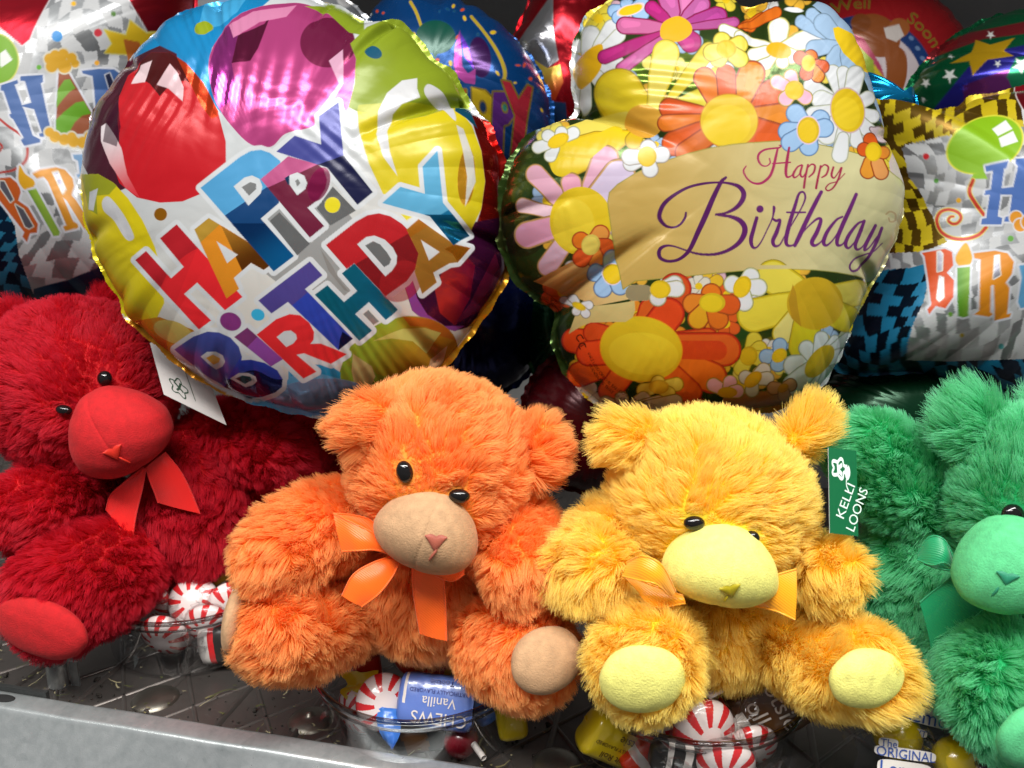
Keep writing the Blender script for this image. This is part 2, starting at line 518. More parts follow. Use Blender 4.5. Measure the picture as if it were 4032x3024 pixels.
def balloon(name, label, cat, group, c, D, outline, H, Hb, art, nr=160, nt=700, pucker=.16, npk=34, seed=1, smooth=True,
            fold=None, flange=.32, pw=2.5, qw=.56, nfine=95, fine=.035, material=None, tilt=(0, 0), crease=.0, mat_back=None, ripples=()):
    """two sheets of foil welded along a traced outline and blown up; c, outline in frame pixels, D/H/Hb in cm"""
    material = material or FOIL
    rg = np.random.default_rng(seed)
    k = D / F_PX
    o = catmull(outline, 10, True) if smooth else np.asarray(outline, float)
    th = np.linspace(0, 2 * math.pi, nt, endpoint=False)
    r = radial(o, c, th)
    per = np.concatenate([[0], np.cumsum(np.hypot(np.diff(r * np.cos(th)), np.diff(r * np.sin(th))))])
    per = per / (per[-1] + np.hypot(r[-1] - r[0], r[0] * (th[1] - th[0])))
    # irregular puckers along the seam
    def wave(n, s2):
        g = np.random.default_rng(seed * 31 + s2)
        w = per * n * 2 * math.pi
        for q in range(3):
            w = w + (.9 / (q + 1)) * np.sin(2 * math.pi * per * g.integers(3, 11) + g.uniform(0, 6.28))
        amp = .65 + .35 * np.sin(2 * math.pi * per * g.integers(3, 7) + g.uniform(0, 6.28))
        return w, amp
    w1, a1 = wave(npk, 1); w2, a2 = wave(nfine, 2)
    s1 = np.abs(np.sin(w1 / 2))                              # scallops: lobes between sharp tucks
    rs = r * (1 + (pucker * .35 / k) / r.mean() * (s1 - .7) * a1)
    # rho: denser towards the rim
    u = np.linspace(0, 1, nr); rho = 1 - (1 - u) ** 1.35
    rho[0] = 1e-4
    R, T = np.meshgrid(rho, np.arange(nt), indexing='ij')
    base = np.clip(1 - R ** pw, 0, 1) ** qw
    decay = np.exp(-(1 - R) / (.07 + .08 * a1[T] ** 2)) * np.clip((1 - R) / .02, 0, 1)
    h = H * base
    hp = pucker * (s1[T] - .6) * a1[T] * decay * 2.0
    dec2 = np.exp(-(1 - R) / .30) * np.clip((1 - R) / .06, 0, 1)
    mask = np.clip(.15 + 1.1 * np.sin(2 * math.pi * per * rg.integers(2, 4) + rg.uniform(0, 6)) * np.sin(2 * math.pi * per * 5 + rg.uniform(0, 6)), .06, 1)
    hf = fine * (np.sin(w2)[T]) * a2[T] * mask[T] * dec2
    h = h + hp * np.clip(R * 1.6, 0, 1) ** 2 + hf * np.clip(R * 1.3, 0, 1) ** 3
    if fold:
        for (fang, fw, fl, fd) in fold:                      # tucks running inward: angle, angular width, reach, depth
            dth = np.angle(np.exp(1j * (th - math.radians(fang))))[T]
            h = h - fd * np.exp(-(dth * R / math.radians(fw)) ** 2) * np.clip((R - (1 - fl)) / fl, 0, 1) ** 1.2 * np.clip((1 - R) / .03, 0, 1)
    qx = c[0] + R * rs[T] * np.cos(th)[T]; qy = c[1] + R * rs[T] * np.sin(th)[T]
    for (ax, ay, bx, by, wl, amp, width) in ripples:          # local ripples across a line, frame pixels / cm
        e = np.array([bx - ax, by - ay]); L = np.hypot(*e); e = e / L
        along = (qx - ax) * e[0] + (qy - ay) * e[1]; across = -(qx - ax) * e[1] + (qy - ay) * e[0]
        env = np.exp(-(across / width) ** 2) * np.clip(along / 60, 0, 1) * np.clip((L - along) / 60, 0, 1)
        h = h + amp * env * np.sin(2 * math.pi * along / wl + across * .01 + 1.2 * np.sin(along * .013 + seed))
    big = crease * snoise(np.stack([qx.ravel() * .006, qy.ravel() * .006, 0 * qx.ravel()], 1), 1.0, seed).reshape(h.shape) * np.clip((1 - R) / .1, 0, 1)
    h = h + big
    tx, ty = tilt
    off = ((qx - c[0]) * tx + (qy - c[1]) * ty) * k           # plane turned a little about its centre
    def world(X, Y, Z):
        return (Q(c[0], c[1], D)[None, :] + ((X.ravel() - c[0]) * k)[:, None] * RIGHT + (-(Y.ravel() - c[1]) * k)[:, None] * UP
                + Z.ravel()[:, None] * BACK)
    def flat(X, Y, Z):                                        # where the traced artwork lands on the swollen sheet
        dd = D - Z.ravel()
        return np.stack([CX + (X.ravel() - CX) * D / dd, CY + (Y.ravel() - CY) * D / dd], 1)
    hs = H * base + off
    P = flat(qx, qy, hs)
    t = thing(name, world(np.array([c[0]]), np.array([c[1] + rs.max() * .0]), np.array([0.]))[0], label, cat, group)
    A = Art(P, SILVER, 1.0, aa=max(2.0, 1.1 * r.mean() / nr))
    art(A)
    obj('front_panel', world(qx, qy, h + off), grid_faces(nr, nt, False, True), material, t, attrs={'ink': A.c * .69, 'bare': np.where(A.m < .5, A.m * .4, A.m * .9)})
    # back sheet
    nb = 40; rb = np.linspace(0, 1, nb); rb[0] = 1e-4
    nt2 = nt // 4; T2 = np.arange(0, nt, 4)[:nt2]
    R2, TT = np.meshgrid(rb, T2, indexing='ij')
    hb = -(Hb * np.clip(1 - R2 ** pw, 0, 1) ** qw + pucker * (s1[TT] - .6) * a1[TT] * np.exp(-(1 - R2) / .16) * np.clip((1 - R2) / .02, 0, 1) * 2)
    bx = c[0] + R2 * rs[TT] * np.cos(th)[TT]; by = c[1] + R2 * rs[TT] * np.sin(th)[TT]
    ob = ((bx - c[0]) * tx + (by - c[1]) * ty) * k
    obj('back_panel', world(bx, by, hb + ob), grid_faces(nb, nt2, False, True), mat_back or FOIL_BACK, t)
    # welded flange
    fl = np.linspace(0, 1, 4)
    R3, T3 = np.meshgrid(fl, np.arange(nt), indexing='ij')
    g = np.random.default_rng(seed + 5)
    ragged = 1 + .18 * np.sin(w1[T3] * 1.1) + .05 * g.normal(size=nt)[T3]
    rr = rs[T3] + R3 * flange / k * ragged
    wob = R3 * (.10 * np.sin(w1[T3] * .5 + .7) + .02 * np.sin(w2[T3]))
    sx = c[0] + rr * np.cos(th)[T3]; sy = c[1] + rr * np.sin(th)[T3]
    os_ = ((sx - c[0]) * tx + (sy - c[1]) * ty) * k
    AS = Art(flat(sx, sy, os_), SILVER, 1.0); art(AS)
    obj('seam', world(sx, sy, wob + os_), grid_faces(4, nt, False, True), material, t, attrs={'ink': AS.c * .85, 'bare': np.clip(AS.m, .3, .8)})
    return t
# ------------------------------------------------------------------ round birthday balloon
MM = TR(300, 0, 1.0056); MA = TR(500, 850, 2.2114); MBB = TR(750, 400, 2.2125); MC = TR(950, 800, 2.212); MD = TR(1250, 550, 2.37)

MAIN_OUTLINE = MM([(640, 12), (760, -5), (900, 5), (1000, 35), (1090, 70), (1150, 105), (1250, 98), (1330, 150), (1400, 240), (1480, 300),
    (1530, 390), (1570, 450), (1615, 490), (1645, 560), (1678, 640), (1680, 760), (1692, 850), (1690, 950), (1700, 1040), (1690, 1100), (1640, 1190),
    (1570, 1290), (1500, 1380), (1400, 1490), (1250, 1560), (1100, 1605), (950, 1632), (880, 1622), (750, 1590), (560, 1525), (400, 1420), (280, 1310),
    (220, 1262), (180, 1170), (110, 1050), (60, 910), (45, 820), (36, 690), (58, 560), (100, 430), (180, 320), (280, 195), (370, 105), (450, 60), (545, 35)])

def art_main(A):
    M = MM
    lt = lin('#c4c8ca')
    def base(P): return grad(M.p(700, 600), M.p(900, 1300), lin('#bfc3c4'), lin('#d2cfc6'))(P)
    A.poly(MAIN_OUTLINE, base, .2, grow=60)
    A.ell(*M.p(880, 930), 330, 200, 40, lin('#a9abab'), .8, alpha=.6)
    # balloons of the print
    A.poly(M([(150, 380), (240, 200), (350, 90), (450, 20), (640, -20), (800, -30), (700, 60), (610, 110), (540, 190), (525, 260), (535, 330), (575, 450), (480, 330), (400, 240), (330, 205), (250, 240)]), lin('#1380b8'), .45, smooth=False)
    A.poly(M([(520, -20), (690, -30), (640, 45), (585, 90), (480, 110)]), lin('#3f9fd0'), .4)
    A.ell(*M.p(502, 110), 36, 26, -20, lin('#8b9a18'), .2)
    # dark wine foil left of the red balloon
    A.poly(M([(60, 720), (20, 640), (70, 430), (190, 250), (330, 180), (400, 215), (400, 330), (300, 700), (160, 760)]), lin('#5c2436'), .6)
    red = [(255, 245), (300, 208), (370, 208), (435, 250), (505, 330), (560, 440), (592, 560), (592, 650), (562, 705), (490, 768), (420, 797), (330, 802), (240, 782), (170, 725), (140, 640), (170, 560), (165, 470), (170, 380), (205, 300)]
    A.poly(M(red), lin('#c01822'), .3)
    A.poly(M([(255, 245), (300, 208), (370, 208), (435, 250), (480, 300), (455, 330), (420, 320), (372, 335), (330, 380), (290, 330), (230, 300)]), lin('#5e1a1a'), .6)
    A.poly(M([(400, 228), (440, 255), (505, 330), (562, 440), (560, 460), (535, 470), (495, 420), (450, 330)]), lin('#d8431c'), .75)
    A.poly(M([(100, 500), (120, 488), (150, 530), (178, 585), (200, 690), (250, 782), (195, 745), (130, 645), (98, 560)]), grad(M.p(110, 500), M.p(230, 770), lin('#e3d9dc'), lin('#d03a44')), .2)
    A.poly(M([(255, 258), (302, 240), (272, 325), (218, 332)]), lin('#e2c8cc'), .25)
    A.poly(M([(372, 252), (318, 335), (365, 350), (420, 400), (425, 345), (400, 285)]), lin('#d9b9be'), .3)
    A.poly(M([(165, 400), (120, 480), (105, 560), (160, 580), (176, 500)]), lin('#4b1c34'), .7, alpha=.6)
    # pink balloon
    pink = [(600, 95), (680, 40), (800, 15), (900, 15), (1000, 55), (1080, 128), (1106, 230), (1100, 330), (1072, 440), (1040, 400), (960, 440), (940, 500), (830, 530), (772, 580), (692, 572), (620, 505), (560, 420), (530, 330), (527, 240), (558, 155)]
    A.poly(M(pink), lin('#b8437f'), .5, smooth=True)
    A.poly(M([(530, 250), (560, 155), (600, 100), (640, 140), (615, 250), (640, 380), (570, 430), (530, 330)]), lin('#a83a8c'), .85)
    A.ell(*M.p(995, 168), 108, 98, 0, lin('#7b2048'), .55)
    A.poly(M([(640, 140), (745, 95), (770, 60), (720, 190), (690, 240), (615, 250)]), lin('#6d1c40'), .8)
    A.poly(M([(605, 98), (700, 45), (872, 22), (832, 66), (725, 88), (622, 150)]), lin('#c87ba0'), .4)
    A.poly(M([(1000, 240), (1056, 195), (1058, 330), (990, 445), (960, 440), (1040, 330)]), lin('#cf9db6'), .45)
    # green balloon
    A.poly(M([(905, 25), (1010, 20), (1140, 80), (1140, 140), (1080, 128), (1000, 55)]), lin('#7d9022'), .2)
    A.poly(M([(1085, 172), (1150, 105), (1260, 60), (1400, 150), (1560, 340), (1560, 460), (1480, 435), (1380, 458), (1250, 466), (1150, 458), (1078, 425), (1103, 330), (1106, 230)]), lin('#7f9122'), .12)
    A.ell(*M.p(1175, 205), 37, 24, 25, lin('#15506b'), .3)
    # yellow balloon
    A.poly(M([(1113, 440), (1250, 466), (1380, 458), (1500, 415), (1568, 500), (1605, 600), (1620, 720), (1604, 830), (1562, 915), (1450, 862), (1330, 800), (1215, 768), (1160, 650), (1120, 520)]), lin('#c9b81a'), .12)
    A.poly(M([(1113, 440), (1250, 466), (1380, 458), (1500, 415), (1480, 400), (1380, 405), (1250, 405), (1118, 415)]), lin('#a0a41c'), .12)
    A.poly(M([(1350, 308), (1290, 318), (1230, 368), (1196, 440), (1188, 530), (1215, 620), (1272, 697), (1242, 600), (1231, 520), (1252, 450), (1290, 412), (1362, 385), (1350, 350)]), lin('#c9cacb'), .2)
    A.poly(M([(1380, 345), (1400, 333), (1450, 365), (1490, 425), (1502, 480), (1445, 425), (1400, 397), (1380, 370)]), lin('#c4c4c6'), .2, smooth=True)
    A.ell(*M.p(1545, 700), 34, 112, 3, lin('#c08a1a'), .5)
    A.poly(M([(1505, 495), (1533, 510), (1572, 620), (1582, 720), (1540, 818), (1548, 700), (1530, 590)]), lin('#c9c7bd'), .25)
    # red strip and purple balloon at the right edge
    A.poly(M([(1560, 455), (1640, 480), (1740, 640), (1740, 860), (1580, 905), (1604, 830), (1620, 720), (1605, 600)]), lin('#a81d16'), .9)
    A.poly(M([(1500, 400), (1560, 440), (1590, 510), (1545, 470), (1500, 440)]), lin('#17607c'), .6)
    A.poly(M([(1545, 940), (1580, 880), (1740, 850), (1740, 1000), (1690, 1100), (1640, 1190), (1570, 1290), (1500, 1310), (1400, 1285), (1330, 1230), (1298, 1130), (1320, 1095), (1450, 1060)]), lin('#5f1c4e'), .85)
    A.poly(M([(1455, 1060), (1530, 1000), (1580, 1050), (1560, 1180), (1500, 1290), (1440, 1240), (1420, 1150)]), grad(M.p(1440, 1150), M.p(1560, 1150), lin('#c23437'), lin('#8c1238')), .6)
    A.poly(M([(1300, 1125), (1330, 1105), (1350, 1180), (1390, 1245), (1460, 1290), (1540, 1290), (1500, 1312), (1400, 1285), (1330, 1230)]), lin('#8a3f8f'), .4)
    A.poly(M([(1490, 1290), (1600, 1230), (1690, 1100), (1660, 1000), (1560, 1200)]), lin('#8e2146'), .6, alpha=.7)
    # bottom right green-orange balloon
    A.poly(M([(1085, 1372), (1180, 1292), (1290, 1252), (1400, 1262), (1470, 1300), (1505, 1350), (1505, 1420), (1400, 1500), (1200, 1500), (1100, 1450)]), grad(M.p(1150, 1320), M.p(1400, 1420), lin('#86a02c'), lin('#b07a1c')), .35, smooth=True)
    A.poly(M([(1290, 1252), (1400, 1262), (1470, 1300), (1505, 1350), (1440, 1330), (1390, 1295), (1320, 1290)]), lin('#b0601c'), .4)
    A.poly(M([(1175, 1350), (1290, 1300), (1380, 1298), (1445, 1318), (1383, 1398), (1330, 1350), (1250, 1340)]), lin('#b9b05a'), .2)
    A.poly(M([(1400, 1420), (1470, 1370), (1450, 1440), (1390, 1490)]), lin('#c99a72'), .2)
    A.poly(M([(1040, 1480), (1060, 1420), (1095, 1395), (1190, 1480), (1260, 1500), (1200, 1580), (1060, 1560)]), lin('#7f9c2c'), .35)
    A.poly(M([(1095, 1400), (1170, 1450), (1185, 1490), (1150, 1570), (1105, 1540), (1090, 1470)]), lin('#b3a468'), .25)
    # light blue bottom
    A.poly(M([(840, 1440), (1000, 1445), (1040, 1470), (1060, 1560), (1090, 1640), (700, 1660), (640, 1600), (800, 1560), (840, 1500)]), lin('#5fa5cf'), .35)
    A.poly(M([(840, 1440), (1000, 1445), (1045, 1475), (1045, 1500), (960, 1478), (850, 1490)]), lin('#2393c4'), .35)
    A.ell(*M.p(960, 1570), 190, 70, -4, lin('#7d9cc4'), .5)
    # lower left yellow and orange
    A.poly(M([(20, 690), (85, 688), (145, 722), (205, 785), (262, 872), (310, 975), (335, 1060), (350, 1200), (320, 1262), (225, 1275), (120, 1200), (20, 960)]), lin('#cfbd12'), .15)
    A.poly(M([(20, 690), (85, 688), (145, 722), (160, 735), (130, 770), (80, 775), (85, 850), (50, 830), (30, 740)]), lin('#93971a'), .15)
    A.poly(M([(104, 795), (130, 780), (185, 845), (225, 925), (222, 950), (195, 945), (150, 875), (110, 835)]), lin('#c8c9cb'), .2, smooth=True)
    A.poly(M([(52, 760), (85, 745), (75, 800), (70, 835), (50, 830)]), lin('#c2c4c8'), .2)
    A.poly(M([(225, 1272), (330, 1255), (475, 1310), (400, 1370), (560, 1540), (700, 1610), (520, 1600), (250, 1400), (190, 1260)]), lin('#c27f16'), .45)
    A.ell(*M.p(385, 1315), 80, 42, 20, lin('#c3a954'), .25)
    # yellow welded rim low on the right
    A.poly(M([(1700, 990), (1760, 1000), (1740, 1120), (1560, 1400), (1490, 1410), (1600, 1240), (1690, 1105)]), lin('#c58a14'), .5)
    # letters
    H1 = MA([(430, 72), (285, 195), (495, 445), (385, 545), (165, 305), (72, 385), (625, 988), (730, 910), (495, 680), (610, 580), (850, 820), (1003, 705)])
    A1 = MA([(710, 17), (585, 118), (865, 718), (975, 635), (930, 540), (1080, 408), (1190, 470), (1290, 400), (1050, 225)])
    P1 = MBB([(85, 750), (430, 480), (520, 430), (610, 418), (690, 445), (780, 515), (800, 640), (790, 760), (770, 885), (612, 1020), (900, 1345), (725, 1478)])
    P2 = MBB([(610, 675), (850, 475), (1110, 545), (1160, 590), (1190, 680), (1175, 760), (1120, 850), (1020, 925), (1165, 1085), (1040, 1185)])
    Y1 = MBB([(1290, 5), (1120, 130), (1140, 375), (910, 298), (745, 435), (1190, 575), (1455, 900), (1590, 790), (1335, 470)])
    B1 = MA([(415, 1165), (580, 1050), (700, 1008), (800, 1015), (900, 1060), (975, 1140), (1003, 1225), (1000, 1258), (1080, 1252), (1200, 1280), (1310, 1345), (1355, 1420), (1350, 1490), (1290, 1540), (1180, 1575), (1075, 1585), (830, 1485), (620, 1340)])
    I1 = MA([(1045, 972), (932, 1055), (1255, 1312), (1358, 1248)])
    R1 = MC([(130, 1145), (300, 1010), (420, 965), (510, 975), (590, 1040), (632, 1120), (628, 1190), (600, 1225), (690, 1222), (800, 1265), (920, 1315), (780, 1400), (650, 1350), (545, 1308), (480, 1320), (655, 1468), (542, 1528)])
    T1 = MC([(597, 507), (147, 848), (260, 960), (405, 860), (845, 1280), (972, 1180), (555, 748), (708, 628)])
    H2 = MC([(985, 525), (877, 612), (1010, 765), (893, 862), (750, 715), (640, 797), (1030, 1200), (1138, 1110), (990, 965), (1110, 860), (1255, 1015), (1360, 925)])
    D1 = MC([(737, 365), (1000, 160), (1100, 105), (1200, 88), (1300, 115), (1400, 180), (1480, 260), (1535, 350), (1550, 440), (1520, 570), (1440, 680), (1255, 810), (985, 525), (920, 575)])
    A2 = MC([(1545, 138), (1440, 230), (1545, 440), (1510, 600), (1575, 790), (1703, 690), (1672, 605), (1815, 525), (1885, 515), (1995, 390), (1850, 355)])
    Y2 = MD([(1120, 100), (980, 250), (1003, 505), (775, 440), (605, 592), (1050, 715), (1270, 985), (1415, 885), (1172, 590)])
    for L in (H1, A1, P1, P2, Y1, B1, I1, R1, T1, H2, D1, A2, Y2):
        A.outline(L, 0, WHITE, .2)
    for L in (H1, A1, P1, P2, Y1, B1, I1, R1, T1, H2, D1, A2, Y2):
        A.poly(L, WHITE, .06, grow=18)
    A.ell(*MA.p(900, 920), 56, 52, 0, WHITE, .2)
    grey = lin('#9c9d9c')
    for g in (MBB([(690, 1040), (775, 965), (1040, 1240), (930, 1340)]), MBB([(1240, 740), (1100, 930), (1220, 1080), (1440, 950)])):
        A.poly(g, grey, .85)
    A.poly(MC([(1060, 965), (1105, 930), (1200, 1030), (1150, 1060)]), grey, .6)
    A.poly(MC([(690, 400), (760, 590), (900, 760), (935, 770), (850, 660), (800, 560)]), lin('#b9b4ae'), .7)
    A.poly(H1, half(MA.p(610, 285), MA.p(425, 760), lin('#d8222a'), lin('#b01c26')), .18)
    A.poly(H1, lin('#e0262c'), .12, clip=lambda P: np.hypot(P[:, 0] - MA.p(860, 830)[0], P[:, 1] - MA.p(860, 830)[1]) - MA.r(600), alpha=.7)
    A.poly(A1, half(MA.p(800, 80), MA.p(635, 235), lin('#d8881f'), lin('#b08a30')), .3)
    A.poly(A1, grad(MA.p(830, 100), MA.p(1000, 430), lin('#e39a34'), lin('#7a4310')), .75, clip=side(MA.p(820, 90), MA.p(985, 440)))
    A.poly(MA([(780, 222), (965, 338), (872, 412)]), WHITE, .2)
    A.poly(P1, half(MBB.p(300, 990), MBB.p(680, 735), lin('#4f9ccc'), lin('#0e3f72')), .3)
    A.poly(P1, grad(MBB.p(560, 1080), MBB.p(780, 1420), lin('#0d3a70'), lin('#1270b0')), .7, clip=lambda P: -((P[:, 1] - MBB.p(0, 1060)[1])))
    A.poly(MBB([(375, 738), (470, 660), (535, 642), (600, 672), (626, 740), (612, 800), (505, 907)]), WHITE, .2)
    A.poly(MBB([(445, 745), (520, 700), (570, 715), (572, 762), (510, 820)]), grey, .7)
    A.poly(P2, half(MBB.p(670, 750), MBB.p(1110, 545), lin('#b85484'), lin('#6a1a36')), .35)
    A.ell(*MBB.p(1120, 720), 40, 70, 20, lin('#9c2058'), .8, alpha=.8)
    A.poly(MBB([(862, 640), (930, 615), (990, 645), (1017, 710), (1000, 762), (930, 818), (850, 705)]), WHITE, .2)
    A.poly(MBB([(820, 665), (860, 640), (862, 720), (850, 725)]), lin('#123a5e'), .6)
    A.poly(MBB([(912, 690), (935, 672), (957, 710), (930, 742)]), grey, .6)
    A.poly(Y1, half(MBB.p(1120, 545), MBB.p(1335, 470), lin('#3d428c'), lin('#10133c')), .25)
    A.poly(T1, half(MC.p(440, 890), MC.p(575, 780), lin('#4a3f86'), lin('#2b3fa4')), .2)
    A.poly(MC([(880, 1120), (972, 1180), (845, 1280), (860, 1180)]), lin('#151a4c'), .7)
    A.poly(I1, half(MA.p(1045, 1145), MA.p(1130, 1055), lin('#713065'), lin('#8b4499')), .15)
    A.ell(*MA.p(900, 920), 43, 35, 25, lin('#7a2f72'), .15)
    A.poly(B1, half(MA.p(830, 1485), MA.p(1003, 1215), lin('#3d4790'), lin('#2a3aa0')), .25)
    A.poly(B1, lin('#161a55'), .75, clip=lambda P: MA.p(0, 1385)[1] - P[:, 1] + 18 * np.sin(P[:, 0] * .03) + np.clip(MA.p(860, 0)[0] - P[:, 0], 0, 1e6) * 3)
    A.poly(MA([(645, 1225), (700, 1185), (770, 1182), (830, 1215), (850, 1270), (822, 1310), (765, 1337)]), WHITE, .2)
    A.poly(MA([(692, 1237), (750, 1208), (806, 1242), (790, 1275), (750, 1297)]), lin('#d09b2c'), .2)
    A.poly(MA([(900, 1417), (980, 1368), (1060, 1368), (1120, 1400), (1132, 1440), (1090, 1477), (1035, 1492)]), WHITE, .2)
    A.poly(MA([(948, 1417), (1010, 1390), (1075, 1400), (1090, 1430), (1030, 1463)]), lin('#0f4a52'), .5)
    A.poly(R1, lin('#d8282c'), .12)
    A.poly(MC([(305, 1165), (370, 1115), (430, 1108), (475, 1143), (482, 1182), (450, 1222), (390, 1253)]), WHITE, .2)
    A.poly(H2, grad(MC.p(700, 800), MC.p(1280, 950), lin('#147b94'), lin('#1c7ea4')), .75)
    A.poly(D1, half(MC.p(920, 575), MC.p(1460, 262), lin('#b31d24'), lin('#7c1218')), .3)
    A.ell(*MC.p(1390, 680), 90, 75, -40, lin('#9c1a1e'), .3, alpha=.7)
    A.poly(MC([(1010, 358), (1090, 295), (1160, 283), (1250, 318), (1322, 388), (1357, 460), (1352, 530), (1312, 590), (1255, 637)]), WHITE, .2)
    A.poly(MC([(1080, 370), (1150, 332), (1210, 360), (1270, 430), (1307, 490), (1290, 532), (1245, 557)]), grey, .8)
    A.poly(A2, half(MC.p(1470, 300), MC.p(1640, 190), lin('#b8701a'), lin('#b0782a')), .5)
    A.poly(MC([(1565, 320), (1728, 425), (1635, 500)]), WHITE, .2)
    A.poly(MC([(1770, 400), (1850, 360), (1995, 390), (1885, 515), (1840, 440)]), lin('#d9801a'), .9)
    A.poly(Y2, half(MD.p(1075, 745), MD.p(1235, 650), lin('#5aa6cc'), lin('#146a94')), .3)
    A.poly(Y2, lin('#1878a8'), .95, clip=lambda P: MD.p(0, 700)[1] - P[:, 1])
    # confetti dots
    A.ell(*M.p(333, 848), 25, 25, 0, lin('#c9821c'), .8)
    A.ell(*M.p(1015, 812), 31, 31, 0, lin('#d6c81a'), .05)
    A.ell(*M.p(718, 1246), 27, 23, 20, lin('#36a7d0'), .05)
    A.poly(MC([(1390, 95), (1488, 120), (1440, 150)]), lin('#cfc01a'), .05)

balloon('round_birthday_balloon', 'round foil balloon printed with coloured balloons and block letters HAPPY BIRTHDAY', 'balloon', None,
        (1175, 810), 48.5, MAIN_OUTLINE, 5.2, 3.2, art_main, nr=330, nt=1500, pucker=.14, npk=36, nfine=120, fine=.05, seed=3,
        fold=[(-31, 1.5, .60, 1.3), (-61, 1.3, .42, 1.1), (-80, 1.0, .22, .6), (-112, 1.4, .34, .8), (-140, 1.2, .2, .5), (170, 2.2, .26, .8), (150, 1.4, .16, .4), (12, 1.6, .36, .8), (112, 1.8, .25, .5), (48, 2.0, .45, .8), (75, 1.2, .2, .4)],
        ripples=[(820, 420, 1330, 430, 62, .035, 170), (470, 470, 830, 640, 58, .03, 170), (1500, 560, 1350, 760, 50, .02, 150)], crease=.05)

# ------------------------------------------------------------------ flower balloon
F1 = TR(2500, 500, 2.0109); F2 = TR(2200, 0, 2.37); F3 = TR(2800, 0, 2.2118); F4 = TR(1950, 450, 2.0738); F5 = TR(2150, 1000, 2.552); F6 = TR(2750, 950, 2.3694)
FLOWER_OUTLINE = [(2262, 330), (2268, 200), (2320, 80), (2430, 5), (2560, -35), (2700, -35), (2830, 10), (2930, 45), (3010, 38), (3120, 22), (3260, 40),
    (3370, 110), (3450, 220), (3490, 340), (3530, 460), (3570, 600), (3592, 740), (3590, 860), (3560, 960), (3490, 1090), (3430, 1190), (3370, 1310), (3310, 1430),
    (3220, 1540), (3090, 1590), (2900, 1615), (2700, 1630), (2520, 1620), (2390, 1590), (2290, 1520), (2215, 1420), (2185, 1310), (2205, 1235), (2175, 1200),
    (2080, 1140), (2020, 1060), (1982, 960), (1972, 850), (1985, 740), (2030, 620), (2100, 540), (2190, 500), (2262, 475), (2278, 420)]
FLOWER_OUTLINE = [(2016 + (x - 2016) * (1 - (.062 if y < 650 else .04) * min(max((x - 3000) / 450, 0), 1)), y) for x, y in FLOWER_OUTLINE]
YE = lin('#d8b71c'); GOLD = lin('#d3a312'); PALE = lin('#dcc95a'); DEEP = lin('#22331a'); ORG = lin('#d3701a'); ORG2 = lin('#c8531a'); WHI = lin('#cfd2d4')
REDO = lin('#d8441a'); BLU = lin('#93b4d6'); PNK = lin('#d3a0b4'); MAG = lin('#a3226e'); TAN = lin('#bba262')
